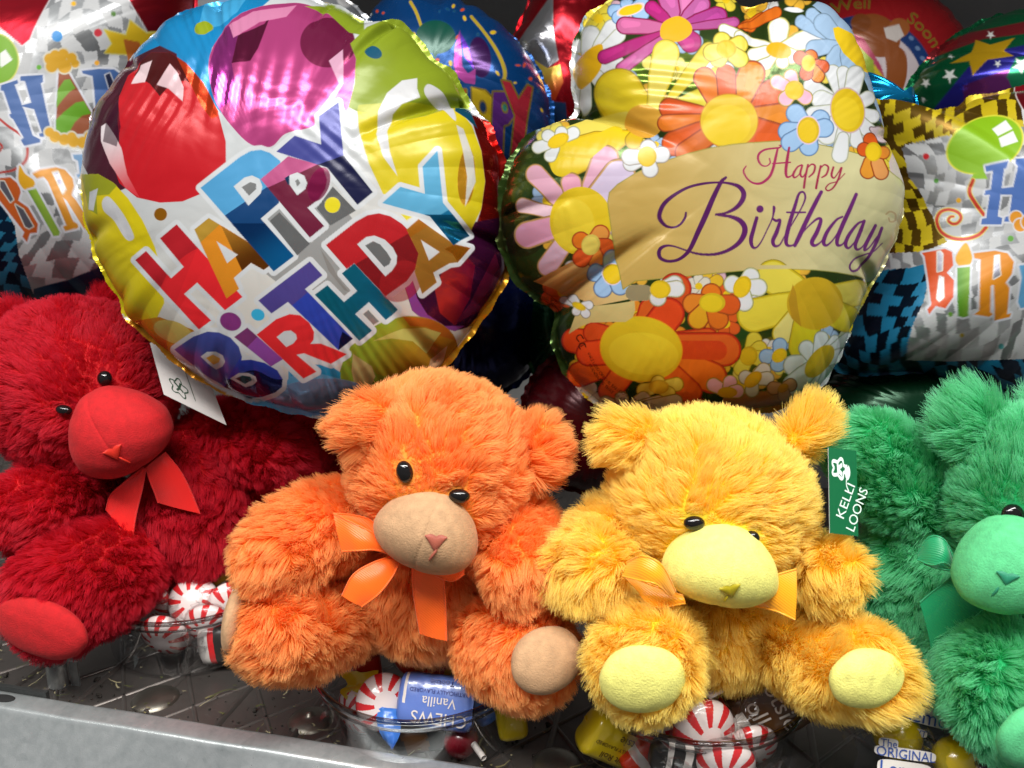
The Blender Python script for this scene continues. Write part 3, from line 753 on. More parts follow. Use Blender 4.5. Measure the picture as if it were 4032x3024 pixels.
def art_flower(A):
    A.fat = 1.04
    A.poly(FLOWER_OUTLINE, lin('#34481c'), .6, grow=80)
    for (x, y, r, c) in ((2560, 330, 120, '#6f8a2c'), (2750, 260, 110, '#667a28'), (2050, 900, 110, '#3a3a1c'), (2230, 1350, 70, '#2c3c18'), (2900, 1400, 120, '#3c6a2a'), (3300, 330, 160, '#2c4426'), (3080, 1480, 160, '#7a7a2a')):
        A.ell(x, y, r, r, 0, lin(c), .8, alpha=.7)
    g = np.random.default_rng(17)
    for i in range(170):                                       # smaller blossoms printed behind the large ones
        x, y = g.uniform(2120, 3560), g.uniform(-20, 1640)
        if 640 < y < 1060 and x > 2480: continue
        R_ = g.uniform(34, 62); a0 = g.uniform(0, 6.28); n_ = int(g.integers(5, 7))
        warm = y > 1100 and x < 2900
        k = [lin(q) for q in (('#c8551c', '#d0801e', '#cfa828', '#c9c4b4') if warm else ('#cdbb3a', '#c9cbca', '#d2c65a', '#8fa9c6', '#cfa032', '#c9a4b2'))]
        kc = k[int(g.integers(0, len(k)))]
        for j in range(n_):
            A.petal((x, y), (x + R_ * .75 * math.cos(a0 + j * 6.283 / n_), y + R_ * .75 * math.sin(a0 + j * 6.283 / n_)), R_ * .42, kc, kc * .82)
        A.ell(x, y, R_ * .36, R_ * .34, 0, YE * .95, .05)
    A.poly([(3200, 20), (3340, 140), (3400, 300), (3450, 420), (3500, 560), (3600, 640), (3720, 560), (3700, 200), (3500, -60), (3300, -60)], lin('#8ea9c4'), .15)
    A.poly([(3540, 520), (3500, 640), (3520, 760), (3560, 900), (3700, 900), (3700, 520)], lin('#c4b6b4'), .15)
    A.poly([(3420, 1080), (3380, 1180), (3300, 1330), (3200, 1480), (3050, 1580), (2950, 1700), (3500, 1700), (3640, 1200), (3560, 1040)], grad((3450, 1100), (3250, 1550), lin('#b3b25a'), lin('#b3c0c0')), .15)
    A.poly([(2850, 1560), (3000, 1540), (3120, 1540), (3100, 1700), (2800, 1700)], lin('#a4682a'), .2)
    T = F2
    # white daisy, far left
    for t, r in (((300, 330), 85), ((500, 260), 75), ((560, 330), 60), ((130, 560), 70), ((110, 800), 60), ((180, 950), 60), ((250, 980), 55), ((520, 600), 90), ((400, 760), 70)):
        A.petal(T.p(260, 620), T.p(*t), T.r(r), WHI, lin('#c3c7b0'))
    A.poly(T([(410, 425), (330, 430), (215, 520), (150, 620), (140, 720), (195, 830), (260, 800), (340, 720), (400, 610)]), GOLD, .05, smooth=True)
    # blue, top left
    for t in ((520, 100), (560, 160), (640, 30), (780, 30), (780, 130)):
        A.petal(T.p(670, 85), T.p(*t), T.r(60), BLU, lin('#6f93bb'))
    A.ell(*T.p(672, 85), T.r(115), T.r(45), -18, YE, .05, outline=(4, lin('#d8c3c8'), .05))
    # magenta daisy
    c = T.p(1095, 265)
    for t, r, k in (((1180, 10), 110, lin('#b86a98')), ((1020, -20), 90, lin('#b05a92')), ((1330, 40), 80, lin('#a85890')), ((870, 70), 62, MAG), ((620, 235), 78, lin('#b8608e')), ((430, 530), 62, MAG), ((590, 640), 55, lin('#b0508c')), ((1480, 150), 88, lin('#9c3a80')), ((1640, 205), 45, lin('#a04a84')), ((1230, 390), 95, MAG)):
        A.petal(c, T.p(*t), T.r(r), k, lin('#8e1650'), light=k * 1.25)
    A.poly(T([(1100, 150), (1200, 190), (1245, 260), (1220, 330), (1110, 390), (980, 370), (945, 310), (975, 210)]), GOLD, .05, smooth=True)
    # white flower behind, top right, with its pleated centre
    U = F3
    for t, r in (((110, 250), 42), ((250, 310), 45), ((590, 245), 88), ((930, 310), 90), ((700, 490), 65), ((620, 540), 55), ((470, 550), 62), ((380, 470), 60)):
        A.petal(U.p(580, 420), U.p(*t), U.r(r), WHI, lin('#c5bf70'))
    A.ell(*U.p(590, 440), U.r(112), U.r(70), 12, GOLD, .05)
    for t in ((360, 200), (430, 140), (560, 110)):
        A.petal(U.p(250, 230), U.p(*t), U.r(48), lin('#c8641a'), lin('#b04a14'))
    A.ell(*U.p(720, 88), U.r(85), U.r(22), 3, WHI, .05)
    # blue flower at the right shoulder
    for t, r in (((790, 190), 55), ((880, 120), 50), ((980, 200), 80), ((900, 420), 70), ((1080, 520), 75), ((1200, 560), 60)):
        A.petal(U.p(1150, 380), U.p(*t), U.r(r), lin('#94b0cc'), lin('#89a4bd'))
    A.poly(U([(1065, 240), (1110, 228), (1230, 290), (1290, 380), (1350, 520), (1385, 645), (1300, 600), (1150, 460), (1080, 330)]), YE, .05)
    # yellow daisy upper left
    A.petal(T.p(790, 1120), T.p(560, 870), T.r(215), lin('#d2bb22'), lin('#c9ae18'), r1=T.r(90), bare=.15)
    A.petal(T.p(880, 1000), T.p(1000, 495), T.r(118), PALE, lin('#cdb830'), r1=T.r(55))
    A.petal(T.p(1010, 960), T.p(1400, 470), T.r(70), lin('#cbb828'), lin('#c0aa1c'), r1=T.r(30))
    A.petal(T.p(1100, 1000), T.p(1380, 900), T.r(90), lin('#d2c23a'), lin('#c5b22a'), r1=T.r(60))
    A.poly(T([(-60, 1230), (220, 1130), (340, 1060), (640, 1040), (700, 1120), (620, 1215), (400, 1250), (150, 1270)]), lin('#d5c452'), .1)
    A.petal(T.p(700, 1240), T.p(80, 1480), T.r(165), lin('#d4b81a'), lin('#cba814'), r1=T.r(40))
    A.petal(T.p(760, 1200), T.p(700, 1310), T.r(75), lin('#c5a418'), lin('#b5920f'))
    A.ell(*T.p(800, 1130), T.r(175), T.r(150), 15, lin('#cf9a34'), .25)
    # left pink daisy
    V = F4
    c = V.p(690, 860)
    for t, r, k in (((330, 490), 78, PNK), ((225, 740), 55, lin('#d6b4bf')), ((265, 985), 105, lin('#d193ad')), ((430, 1240), 82, lin('#cba7b9')), ((620, 560), 80, lin('#cf8fa4')), ((900, 360), 105, lin('#cd9ab0')), ((1010, 500), 130, lin('#c3b4cc'))):
        A.petal(c, V.p(*t), V.r(r), k, lin('#b48a50'), r1=V.r(50))
    A.ell(*V.p(700, 870), V.r(255), V.r(280), 0, lin('#d6b81e'), .25)
    A.ell(*V.p(640, 900), V.r(170), V.r(210), 0, lin('#e0c838'), .3, alpha=.6)
    A.petal(V.p(1000, 120), V.p(540, 420), V.r(85), lin('#d4b81a'), None, r1=V.r(40))
    # small white daisy, top left of the left lobe
    A.flower(V.p(515, 215), [V.p(*t) for t in ((640, 150), (450, 340), (350, 270), (430, 175), (540, 150))], V.r(48), WHI, lin('#b9bb9a'), YE, V.r(95), V.r(55), rot=-28)
    # banner tail folded at the left
    A.poly(V([(310, 1365), (640, 1195), (960, 1040), (1060, 1430), (1140, 1500), (820, 1565), (520, 1440)]), grad(V.p(350, 1350), V.p(1000, 1250), lin('#b98846'), lin('#cbb074')), .12)
    A.flower(V.p(780, 1065), [V.p(*t) for t in ((860, 975), (905, 1085), (820, 1180), (705, 1175), (700, 1030))], V.r(68), [lin('#cf8a3a'), ORG2, lin('#cf7a2a'), lin('#d0521e'), ORG], lin('#b0431a'), PALE, V.r(75), V.r(86), rot=20)
    A.flower(V.p(960, 1300), [V.p(*t) for t in ((835, 1290), (880, 1420), (960, 1180), (1020, 1400))], V.r(72), BLU, lin('#6b86a8'), YE, V.r(78), V.r(88), ring=lin('#d4c4d4'))
    # orange daisy
    c = T.p(1590, 1130)
    for t, r, k in (((2000, 900), 150, ORG2), ((2060, 1090), 120, lin('#cc7a1c')), ((2000, 1290), 140, ORG2), ((1360, 730), 98, ORG), ((1800, 690), 120, lin('#d0801e')), ((1560, 690), 85, ORG2), ((1030, 1010), 88, lin('#d0541e')), ((1000, 1150), 75, ORG), ((1080, 1340), 110, ORG2), ((1180, 1420), 90, lin('#c2601c'))):
        A.petal(c, T.p(*t), T.r(r), k, lin('#a8481a'), r1=T.r(70), light=k * 1.12)
    A.ell(*c, T.r(265), T.r(250), 0, lin('#d0b01c'), .05, outline=(4, lin('#c07a14'), .05))
    A.ell(T.p(1570, 1170)[0], T.p(1570, 1170)[1], T.r(225), T.r(190), -8, lin('#d8ba22'), .05)
    A.flower(T.p(1565, 455), [T.p(*t) for t in ((1525, 380), (1690, 410), (1690, 545), (1490, 545), (1430, 490))], T.r(78), lin('#d8cc52'), lin('#b9a626'), YE, T.r(95), T.r(85))
    # right part: white daisy and the small flowers round it
    c = U.p(1190, 960)
    for t, r in (((870, 750), 62), ((960, 870), 80), ((900, 1010), 80), ((1010, 1170), 85), ((1060, 630), 62), ((1150, 630), 52), ((1260, 650), 75), ((1370, 850), 58), ((1410, 1010), 55), ((1380, 1140), 60), ((1270, 1230), 55), ((1120, 1350), 66)):
        A.petal(c, U.p(*t), U.r(r), WHI, lin('#bdc2b0'), r1=U.r(40))
    A.ell(*c, U.r(145), U.r(190), -10, lin('#ceb01a'), .05, outline=(4, lin('#bfa0a0'), .05))
    A.ell(U.p(1185, 985)[0], U.p(1185, 985)[1], U.r(115), U.r(140), -10, lin('#d6ba24'), .05)
    A.flower(U.p(850, 548), [U.p(*t) for t in ((870, 490), (970, 580), (930, 660), (830, 640), (775, 500))], U.r(56), [ORG, ORG2, lin('#cf7f1c'), ORG2, ORG2], lin('#9c3d12'), YE, U.r(60), U.r(72))
    A.flower(U.p(725, 785), [U.p(*t) for t in ((695, 665), (575, 715), (650, 860), (820, 850))], [U.r(58), U.r(58), U.r(62), U.r(60)], PNK * 1.1, lin('#c0a24a'), YE, U.r(84))
    A.flower(U.p(845, 1135), [U.p(*t) for t in ((735, 990), (950, 1040), (985, 1115), (850, 1275), (690, 1240), (665, 1145))], U.r(78), BLU, lin('#6f92ba'), YE, U.r(95), U.r(115), ring=lin('#cdb9d2'))
    A.petal(U.p(1400, 1120), U.p(1500, 1180), U.r(60), lin('#c3b3b9'), lin('#8a7a7c'))
    # banner
    ban = (V([(1045, 1425), (1000, 1200), (960, 1000), (922, 720), (935, 640), (1000, 575)]) +
           F1([(0, 372), (130, 310), (270, 262), (430, 212), (600, 170), (780, 140), (900, 128), (1130, 115), (1300, 122), (1450, 142), (1630, 178), (1800, 222), (1950, 300), (2100, 420), (2220, 600), (2240, 760), (2120, 960), (1990, 1120), (1890, 1215), (1750, 1172), (1600, 1148), (1430, 1130), (1250, 1122), (1050, 1124), (900, 1130), (600, 1158), (350, 1185), (0, 1215)]))
    A.poly(ban, grad(F1.p(0, 700), F1.p(1900, 600), lin('#b7994f'), lin('#c4bf90')), .12, outline=(3.5, lin('#8f8a3a'), .2))
    A.stroke(F1([(1990, 690, 8), (2020, 670, 9), (2060, 690, 9), (2060, 740, 9), (2020, 750, 8), (2010, 720, 7)]), lin('#b9a578'), .3)
    # flowers in front of the banner
    A.flower(V.p(1240, 345), [V.p(*t) for t in ((1250, 270), (1360, 330), (1265, 450), (1110, 400), (1100, 350))], V.r(62), WHI, lin('#b7b0a8'), YE, V.r(78), V.r(84))
    A.flower(U.p(845, 1135), [U.p(*t) for t in ((850, 1275), (690, 1240))], U.r(78), BLU, lin('#6f92ba'), YE, U.r(95), U.r(115), ring=lin('#cdb9d2'))
    A.petal(U.p(1150, 1200), U.p(1120, 1350), U.r(66), WHI, lin('#bdc2b0'), r1=U.r(50))
    A.flower(U.p(1415, 1320), [U.p(*t) for t in ((1390, 1215), (1335, 1300), (1365, 1490), (1480, 1500), (1500, 1330))], [U.r(58), U.r(58), U.r(64), U.r(62), U.r(52)], [ORG2, ORG2, lin('#cf8a2a'), lin('#cf8f50'), lin('#cf802a')], lin('#a2491a'), YE, U.r(70), U.r(84))
    # below the banner
    X = F6
    for t, r, k in (((700, 330), 150, lin('#cfc044')), ((520, 690), 150, lin('#d2c23a')), ((790, 860), 95, lin('#cfc572')), ((1480, 480), 115, lin('#c4b64a')), ((1380, 720), 120, lin('#bdae1c')), ((980, 980), 130, lin('#bfb41c'))):
        A.petal(X.p(1050, 560), X.p(*t), X.r(r), k, lin('#b9a51a'), r1=X.r(110))
    A.ell(*X.p(1090, 580), X.r(265), X.r(245), 0, lin('#b9981a'), .08)
    A.poly(X([(880, 400), (840, 560), (870, 720), (960, 800), (930, 640), (910, 480)]), lin('#a8821a'), .08)
    A.poly(ban, grad(F1.p(0, 700), F1.p(1900, 600), lin('#b7994f'), lin('#c4bf90')), .12, clip=lambda P: X.p(0, 250)[1] - P[:, 1] + (P[:, 0] > 2900) * -12 + (P[:, 0] < 2870) * 9999)
    A.flower(X.p(410, 425), [X.p(*t) for t in ((490, 330), (560, 430), (430, 570), (320, 400))], X.r(78), WHI, lin('#b5b98a'), YE, X.r(80), X.r(108), rot=25)
    A.flower(X.p(470, 1070), [X.p(*t) for t in ((520, 920), (570, 1000), (560, 1090), (400, 1190))], X.r(68), lin('#cdbf3c'), lin('#b5a426'), lin('#c4a41a'), X.r(82), X.r(92), rot=20)
    A.flower(X.p(755, 1065), [X.p(*t) for t in ((635, 1075), (760, 970), (740, 1150))], X.r(64), BLU * .95, lin('#6f92ba'), YE, X.r(78), X.r(60), rot=-40)
    for t, r in (((890, 1160), 92), ((1010, 1000), 70), ((1150, 905), 62), ((1280, 930), 52), ((1390, 900), 45), ((1330, 1060), 60), ((1200, 1310), 90), ((1010, 1300), 90), ((880, 1340), 90)):
        A.petal(X.p(1120, 1130), X.p(*t), X.r(r), lin('#c3cacb'), lin('#a9b0a0'), r1=X.r(60))
    A.ell(*X.p(1130, 1120), X.r(95), X.r(185), 40, lin('#b59a1a'), .05)
    G = F5
    # big orange-red daisy
    c = G.p(955, 955)
    for t, r, k in (((1300, 350), 150, lin('#c24a1a')), ((1060, 560), 120, lin('#c8581c')), ((1230, 600), 150, lin('#d04418')), ((1620, 860), 110, lin('#c9551c')), ((1790, 960), 160, lin('#cc5a1e')), ((1660, 1240), 150, lin('#d8691a')), ((1450, 1390), 110, lin('#cf5616')), ((280, 870), 118, lin('#dc4a18')), ((480, 790), 100, lin('#c8481a')), ((340, 1210), 120, lin('#de5c18')), ((640, 1380), 110, lin('#d65c1e')), ((430, 1000), 120, lin('#e04a1c'))):
        A.petal(c, G.p(*t), G.r(r), k, lin('#b42a12'), r1=G.r(150))
    A.petal(c, G.p(1720, 970), G.r(95), lin('#c23a16'), None, r1=G.r(70))
    A.ell(*c, G.r(408), G.r(322), 8, lin('#cdb21e'), .06, outline=(3, lin('#d89a1a'), .05))
    A.ell(G.p(980, 1000)[0], G.p(980, 1000)[1], G.r(350), G.r(210), 6, lin('#d6bf28'), .06)
    A.flower(G.p(1670, 490), [G.p(*t) for t in ((1660, 400), (1475, 500), (1525, 655), (1730, 655), (1850, 510))], G.r(98), [ORG, lin('#cf7a22'), lin('#cf9a1e'), lin('#cc6a1a'), ORG2], lin('#a84c18'), lin('#d2b81e'), G.r(132), G.r(98))
    A.petal(G.p(1000, 390), G.p(880, 390), G.r(78), lin('#c9b98a'), None, r1=G.r(78), bare=.7)
    A.flower(G.p(1150, 355), [G.p(*t) for t in ((1290, 300), (1310, 350), (1125, 440))], G.r(80), WHI, lin('#b5b08a'), YE, G.r(105), G.r(92))
    # lower banner tail
    A.poly(G([(300, 600), (400, 540), (490, 522), (700, 500), (890, 470), (897, 560), (872, 635), (800, 683), (640, 683), (450, 690), (350, 728), (225, 805)]), lin('#c4b272'), .15)
    A.flower(G.p(330, 525), [G.p(*t) for t in ((190, 450), (270, 440), (430, 515), (400, 600), (305, 575))], G.r(42), WHI, lin('#a9a492'), YE, G.r(75), G.r(36), rot=25)
    A.flower(G.p(1135, 1335), [G.p(*t) for t in ((1125, 1290), (1310, 1310), (1230, 1400), (980, 1370))], G.r(66), lin('#d8c44a'), lin('#b89a1e'), lin('#cda524'), G.r(100), G.r(72))
    for t in ((600, 1495), (760, 1455), (980, 1450), (1130, 1490), (1300, 1480)):
        A.petal(G.p(800, 1560), G.p(*t), G.r(66), lin('#d0c6bb'), lin('#b09a50'))
    A.flower(X.p(270, 1410), [X.p(*t) for t in ((140, 1340), (295, 1315), (360, 1400))], X.r(62), PNK * 1.1, lin('#b59a3a'), GOLD, X.r(92), X.r(52))
    A.flower(X.p(510, 1290), [X.p(*t) for t in ((440, 1270), (610, 1200), (640, 1280), (500, 1390))], X.r(62), lin('#c9c4bb'), lin('#a89a6a'), GOLD, X.r(62), X.r(98), rot=50)
    A.flower(X.p(790, 1370), [X.p(*t) for t in ((700, 1370), (860, 1340), (800, 1440))], X.r(58), lin('#b5835a'), lin('#8a5a2a'), lin('#b57a1a'), X.r(55), X.r(40), rot=-30)
    # script
    pur = lambda P: grad(F1.p(200, 700), F1.p(1900, 900), lin('#4a1250'), lin('#6d2a72'))(P)
    for st in ([(720, 400, 10), (680, 440, 16), (620, 560, 20), (560, 700, 22), (500, 830, 20), (440, 960, 17), (390, 1020, 14), (330, 1055, 12), (260, 1062, 12), (205, 1040, 14), (190, 1000, 16), (205, 960, 14), (250, 940, 10), (310, 945, 7), (400, 975, 7), (480, 1000, 9), (560, 1010, 10), (650, 1005, 12), (740, 975, 14), (820, 920, 18), (865, 850, 22), (868, 790, 22), (830, 740, 20), (760, 710, 14), (690, 700, 9), (640, 695, 6)],
               [(640, 690, 6), (720, 680, 10), (800, 640, 16), (850, 580, 20), (860, 520, 20), (820, 470, 16), (740, 445, 10), (650, 440, 8), (540, 450, 10), (420, 480, 11), (310, 540, 14), (230, 610, 17), (195, 690, 18), (205, 740, 16), (250, 785, 11), (310, 795, 9), (360, 770, 9), (395, 720, 10), (403, 680, 8)],
               [(965, 720, 14), (940, 810, 16), (920, 890, 17), (930, 945, 13), (960, 955, 8), (1000, 910, 6), (1050, 810, 5), (1090, 720, 6), (1102, 650, 12), (1100, 632, 10)],
               [(1090, 725, 9), (1120, 742, 11), (1150, 740, 12), (1125, 830, 17), (1095, 900, 16), (1110, 940, 12), (1150, 930, 7), (1190, 860, 6), (1250, 760, 6), (1320, 640, 6), (1350, 560, 8), (1335, 515, 8), (1300, 530, 10), (1270, 620, 14), (1230, 750, 17), (1200, 880, 17), (1210, 935, 12), (1260, 930, 7), (1310, 860, 6)],
               [(1205, 675, 7), (1280, 676, 8), (1350, 675, 7)],
               [(1475, 515, 14), (1430, 600, 17), (1360, 740, 18), (1300, 870, 18), (1268, 938, 14)],
               [(1300, 870, 6), (1370, 790, 6), (1440, 730, 10), (1470, 740, 14), (1440, 830, 17), (1400, 910, 17), (1420, 940, 12), (1470, 910, 6), (1520, 830, 6)],
               [(1640, 712, 8), (1590, 740, 10), (1520, 830, 15), (1490, 910, 16), (1510, 940, 10), (1560, 900, 6), (1620, 810, 6), (1655, 740, 6)],
               [(1750, 535, 14), (1700, 650, 17), (1640, 780, 18), (1600, 880, 17), (1600, 935, 13), (1640, 930, 7), (1690, 860, 6)],
               [(1810, 745, 8), (1760, 770, 10), (1690, 860, 15), (1665, 930, 15), (1690, 960, 9), (1740, 910, 6), (1800, 820, 6)],
               [(1815, 745, 12), (1780, 840, 16), (1745, 930, 15), (1760, 970, 10), (1800, 950, 6), (1840, 890, 5)],
               [(1905, 780, 12), (1870, 850, 15), (1830, 930, 15), (1820, 975, 10), (1860, 950, 6), (1920, 870, 8)],
               [(1955, 800, 12), (1910, 920, 14), (1850, 1030, 12), (1790, 1110, 10), (1740, 1140, 9), (1710, 1130, 8), (1705, 1090, 8), (1750, 1040, 7), (1820, 1010, 6), (1890, 985, 6), (1960, 920, 4)]):
        A.stroke(F1(st), pur, .25)
    A.ell(*F1.p(990, 650), F1.r(29), F1.r(29), 0, pur, .25)
    pk = lambda P: grad(F1.p(1000, 400), F1.p(1500, 300), lin('#a32a5c'), lin('#9c1f48'))(P)
    for st in ([(1065, 250, 6), (1070, 285, 6), (1040, 310, 5), (1000, 300, 7), (975, 255, 9), (985, 210, 9), (1030, 180, 8), (1090, 170, 7), (1140, 165, 7), (1155, 150, 6), (1140, 145, 4)],
               [(1130, 170, 8), (1110, 260, 11), (1090, 340, 11), (1060, 400, 11), (1000, 445, 10), (940, 445, 8), (890, 410, 7), (860, 350, 7), (880, 310, 5)],
               [(1220, 165, 9), (1205, 260, 12), (1195, 350, 12), (1205, 395, 9), (1240, 385, 5), (1260, 350, 4)], [(1090, 290, 6), (1150, 286, 6), (1230, 280, 6)],
               [(1320, 300, 6), (1285, 320, 7), (1255, 375, 9), (1265, 400, 7), (1300, 375, 4), (1325, 310, 5)], [(1325, 305, 8), (1310, 370, 9), (1330, 395, 6), (1360, 350, 4)],
               [(1370, 300, 8), (1350, 400, 9), (1340, 480, 9)], [(1370, 320, 5), (1400, 295, 6), (1425, 310, 8), (1415, 360, 8), (1380, 395, 6)],
               [(1470, 310, 8), (1450, 400, 9), (1435, 485, 9)], [(1470, 325, 5), (1500, 300, 6), (1530, 320, 8), (1515, 375, 8), (1480, 400, 6)],
               [(1570, 320, 8), (1555, 380, 9), (1575, 405, 6), (1610, 360, 5), (1630, 325, 6)],
               [(1635, 325, 8), (1610, 410, 8), (1570, 480, 7), (1530, 505, 6), (1510, 485, 6), (1540, 450, 5), (1600, 430, 4), (1660, 370, 4)]):
        A.stroke(F1(st), pk, .4)
    # small print
    blk = lin('#2a0d08')
    A.stroke(G([(375, 850, 6), (350, 815, 6), (315, 825, 6), (310, 855, 6), (330, 880, 6)]), blk, .05)
    A.stroke(G([(400, 935, 6), (385, 900, 6), (345, 900, 6), (332, 930, 6), (345, 955, 6)]), blk, .05)
    A.stroke(G([(350, 930, 5), (375, 915, 5), (392, 905, 5)]), blk, .05, smooth=False)
    def along(body, pts, size):
        E = text_edges(body); q = catmull(np.array(G(pts)), 30)
        L = np.concatenate([[0], np.cumsum(np.hypot(*np.diff(q, axis=0).T))])
        xm = E[:, [0, 2]].max()
        def m(x, y):
            l = x / xm * L[-1]; px = np.interp(l, L, q[:, 0]); py = np.interp(l, L, q[:, 1])
            l2 = np.minimum(l + 4, L[-1]); l1 = l2 - 4
            tx = np.interp(l2, L, q[:, 0]) - np.interp(l1, L, q[:, 0]); ty = np.interp(l2, L, q[:, 1]) - np.interp(l1, L, q[:, 1])
            n = np.hypot(tx, ty)
            return px + ty / n * y * size, py - tx / n * y * size
        a = m(E[:, 0], E[:, 1]); b = m(E[:, 2], E[:, 3])
        A.edges(np.stack([a[0], a[1], b[0], b[1]], 1), blk, .05)
    along('INKS USED ON THIS BALLOON CONFORM TO', [(412, 1000), (500, 1155), (620, 1300), (780, 1420), (950, 1500), (1100, 1545)], 12)
    along('STANDARDS THAT RELATE TO', [(420, 1115), (520, 1260), (650, 1395), (760, 1470), (880, 1510)], 12)

balloon('flower_birthday_balloon', 'flower shaped foil balloon printed with daisies and a tan banner reading Happy Birthday', 'balloon', None,
        (2790, 810), 47.5, FLOWER_OUTLINE, 5.6, 3.0, art_flower, nr=340, nt=1600, pucker=.11, npk=40, nfine=130, fine=.03, seed=8,
        fold=[(-148, 2.0, .62, 1.3), (148, 1.8, .62, 1.3), (-80, 2.2, .45, 1.1), (28, 1.8, .3, 1.0), (176, 1.4, .34, .6), (-20, 1.5, .25, .5), (110, 1.3, .2, .4), (-115, 1.3, .2, .4)],
        ripples=[(2560, 360, 2540, 590, 44, .035, 120), (3030, 150, 3110, 240, 34, .05, 90)], pw=2.8, qw=.52, crease=.05)
# ------------------------------------------------------------------ plush bears
class Blob:
    """ellipsoid: centre, axes as columns of B, radii (cm)"""
    def __init__(s, c, B, r, taper=0.0): s.c, s.B, s.r, s.taper = np.asarray(c, float), B, np.asarray(r, float), taper
    def val(s, P):
        q = ((P - s.c) @ s.B) / s.r
        q[:, 0] = q[:, 0] / (1 - s.taper * np.clip(q[:, 1], -1, 1))
        return np.linalg.norm(q, axis=1)
    def mesh(s, nu=40, nv=56, lump=.03, seed=0, sq=1.0):
        u, f = sph_grid(nu, nv)
        if sq != 1.0: u = np.sign(u) * np.abs(u) ** sq
        u = u * (1 + lump * snoise(u, 2.2, seed))[:, None]
        u[:, 0] = u[:, 0] * (1 - s.taper * np.clip(u[:, 1], -1, 1))
        return s.c + (u * s.r) @ s.B.T, f
    def hit(s, px, py):
        """front point of the surface on the sight line through a frame pixel"""
        d = unit(FWD + (px - CX) / F_PX * RIGHT + (CY - py) / F_PX * UP)
        o = ((CAM - s.c) @ s.B) / s.r; e = (d @ s.B) / s.r
        a = e @ e; b = 2 * o @ e; c = o @ o - 1
        disc = b * b - 4 * a * c
        t = (-b - math.sqrt(max(disc, 0))) / (2 * a)
        p = CAM + d * t
        return p, unit(s.B @ ((((p - s.c) @ s.B) / s.r) / s.r))

class Limb:
    """a stuffed limb: spheres of changing radius along a bent line"""
    def __init__(s, pts):                       # rows of (x, y, z, r)
        p = catmull(np.array([[*q[0], q[1]] for q in pts], float), 10) if len(pts) > 2 else np.linspace([*pts[0][0], pts[0][1]], [*pts[1][0], pts[1][1]], 12)
        s.p, s.r = p[:, :3], p[:, 3]
    def val(s, P):
        best = np.full(len(P), 1e9)
        for a, b, ra, rb in zip(s.p[:-1], s.p[1:], s.r[:-1], s.r[1:]):
            e = b - a; t = np.clip(((P - a) @ e) / (e @ e), 0, 1)
            best = np.minimum(best, np.linalg.norm(P - a - t[:, None] * e, axis=1) / (ra + (rb - ra) * t))
        return best
    def mesh(s, nu=0, nv=40, lump=.03, seed=0):
        T = unit(np.gradient(s.p, axis=0)); ref = np.array([.3, .2, 1.0])
        X = unit(np.cross(T, ref)); Y = np.cross(T, X)
        rings = []
        def ring(c, x, y, r):
            ph = np.linspace(0, 2 * math.pi, nv, endpoint=False)[:, None]
            rings.append(c + r * (np.cos(ph) * x + np.sin(ph) * y))
        for k in np.linspace(math.pi / 2 - .02, 0, 8)[:-1]:
            ring(s.p[0] - T[0] * s.r[0] * math.sin(k), X[0], Y[0], s.r[0] * math.cos(k))
        for c, x, y, r in zip(s.p, X, Y, s.r): ring(c, x, y, r)
        for k in np.linspace(0, math.pi / 2 - .02, 12)[1:]:
            ring(s.p[-1] + T[-1] * s.r[-1] * math.sin(k), X[-1], Y[-1], s.r[-1] * math.cos(k))
        v = np.concatenate(rings); n = len(rings)
        c = s.p.mean(0)
        u = (v - c) / s.r.mean()
        nn = np.linalg.norm(u, axis=1)
        v = v + unit(v - c) * (lump * s.r.mean() * snoise(u, 1.8, seed))[:, None]
        return v, grid_faces(n, nv, False, True)

def mesh_normals(v, f):
    f = np.asarray(f)
    n = np.cross(v[f[:, 2]] - v[f[:, 0]], v[f[:, 3]] - v[f[:, 1]])
    vn = np.zeros_like(v)
    for k in range(4): np.add.at(vn, f[:, k], n)
    vn = unit(vn)
    return vn if np.mean(np.einsum('ij,ij->i', vn, v - v.mean(0))) > 0 else -vn

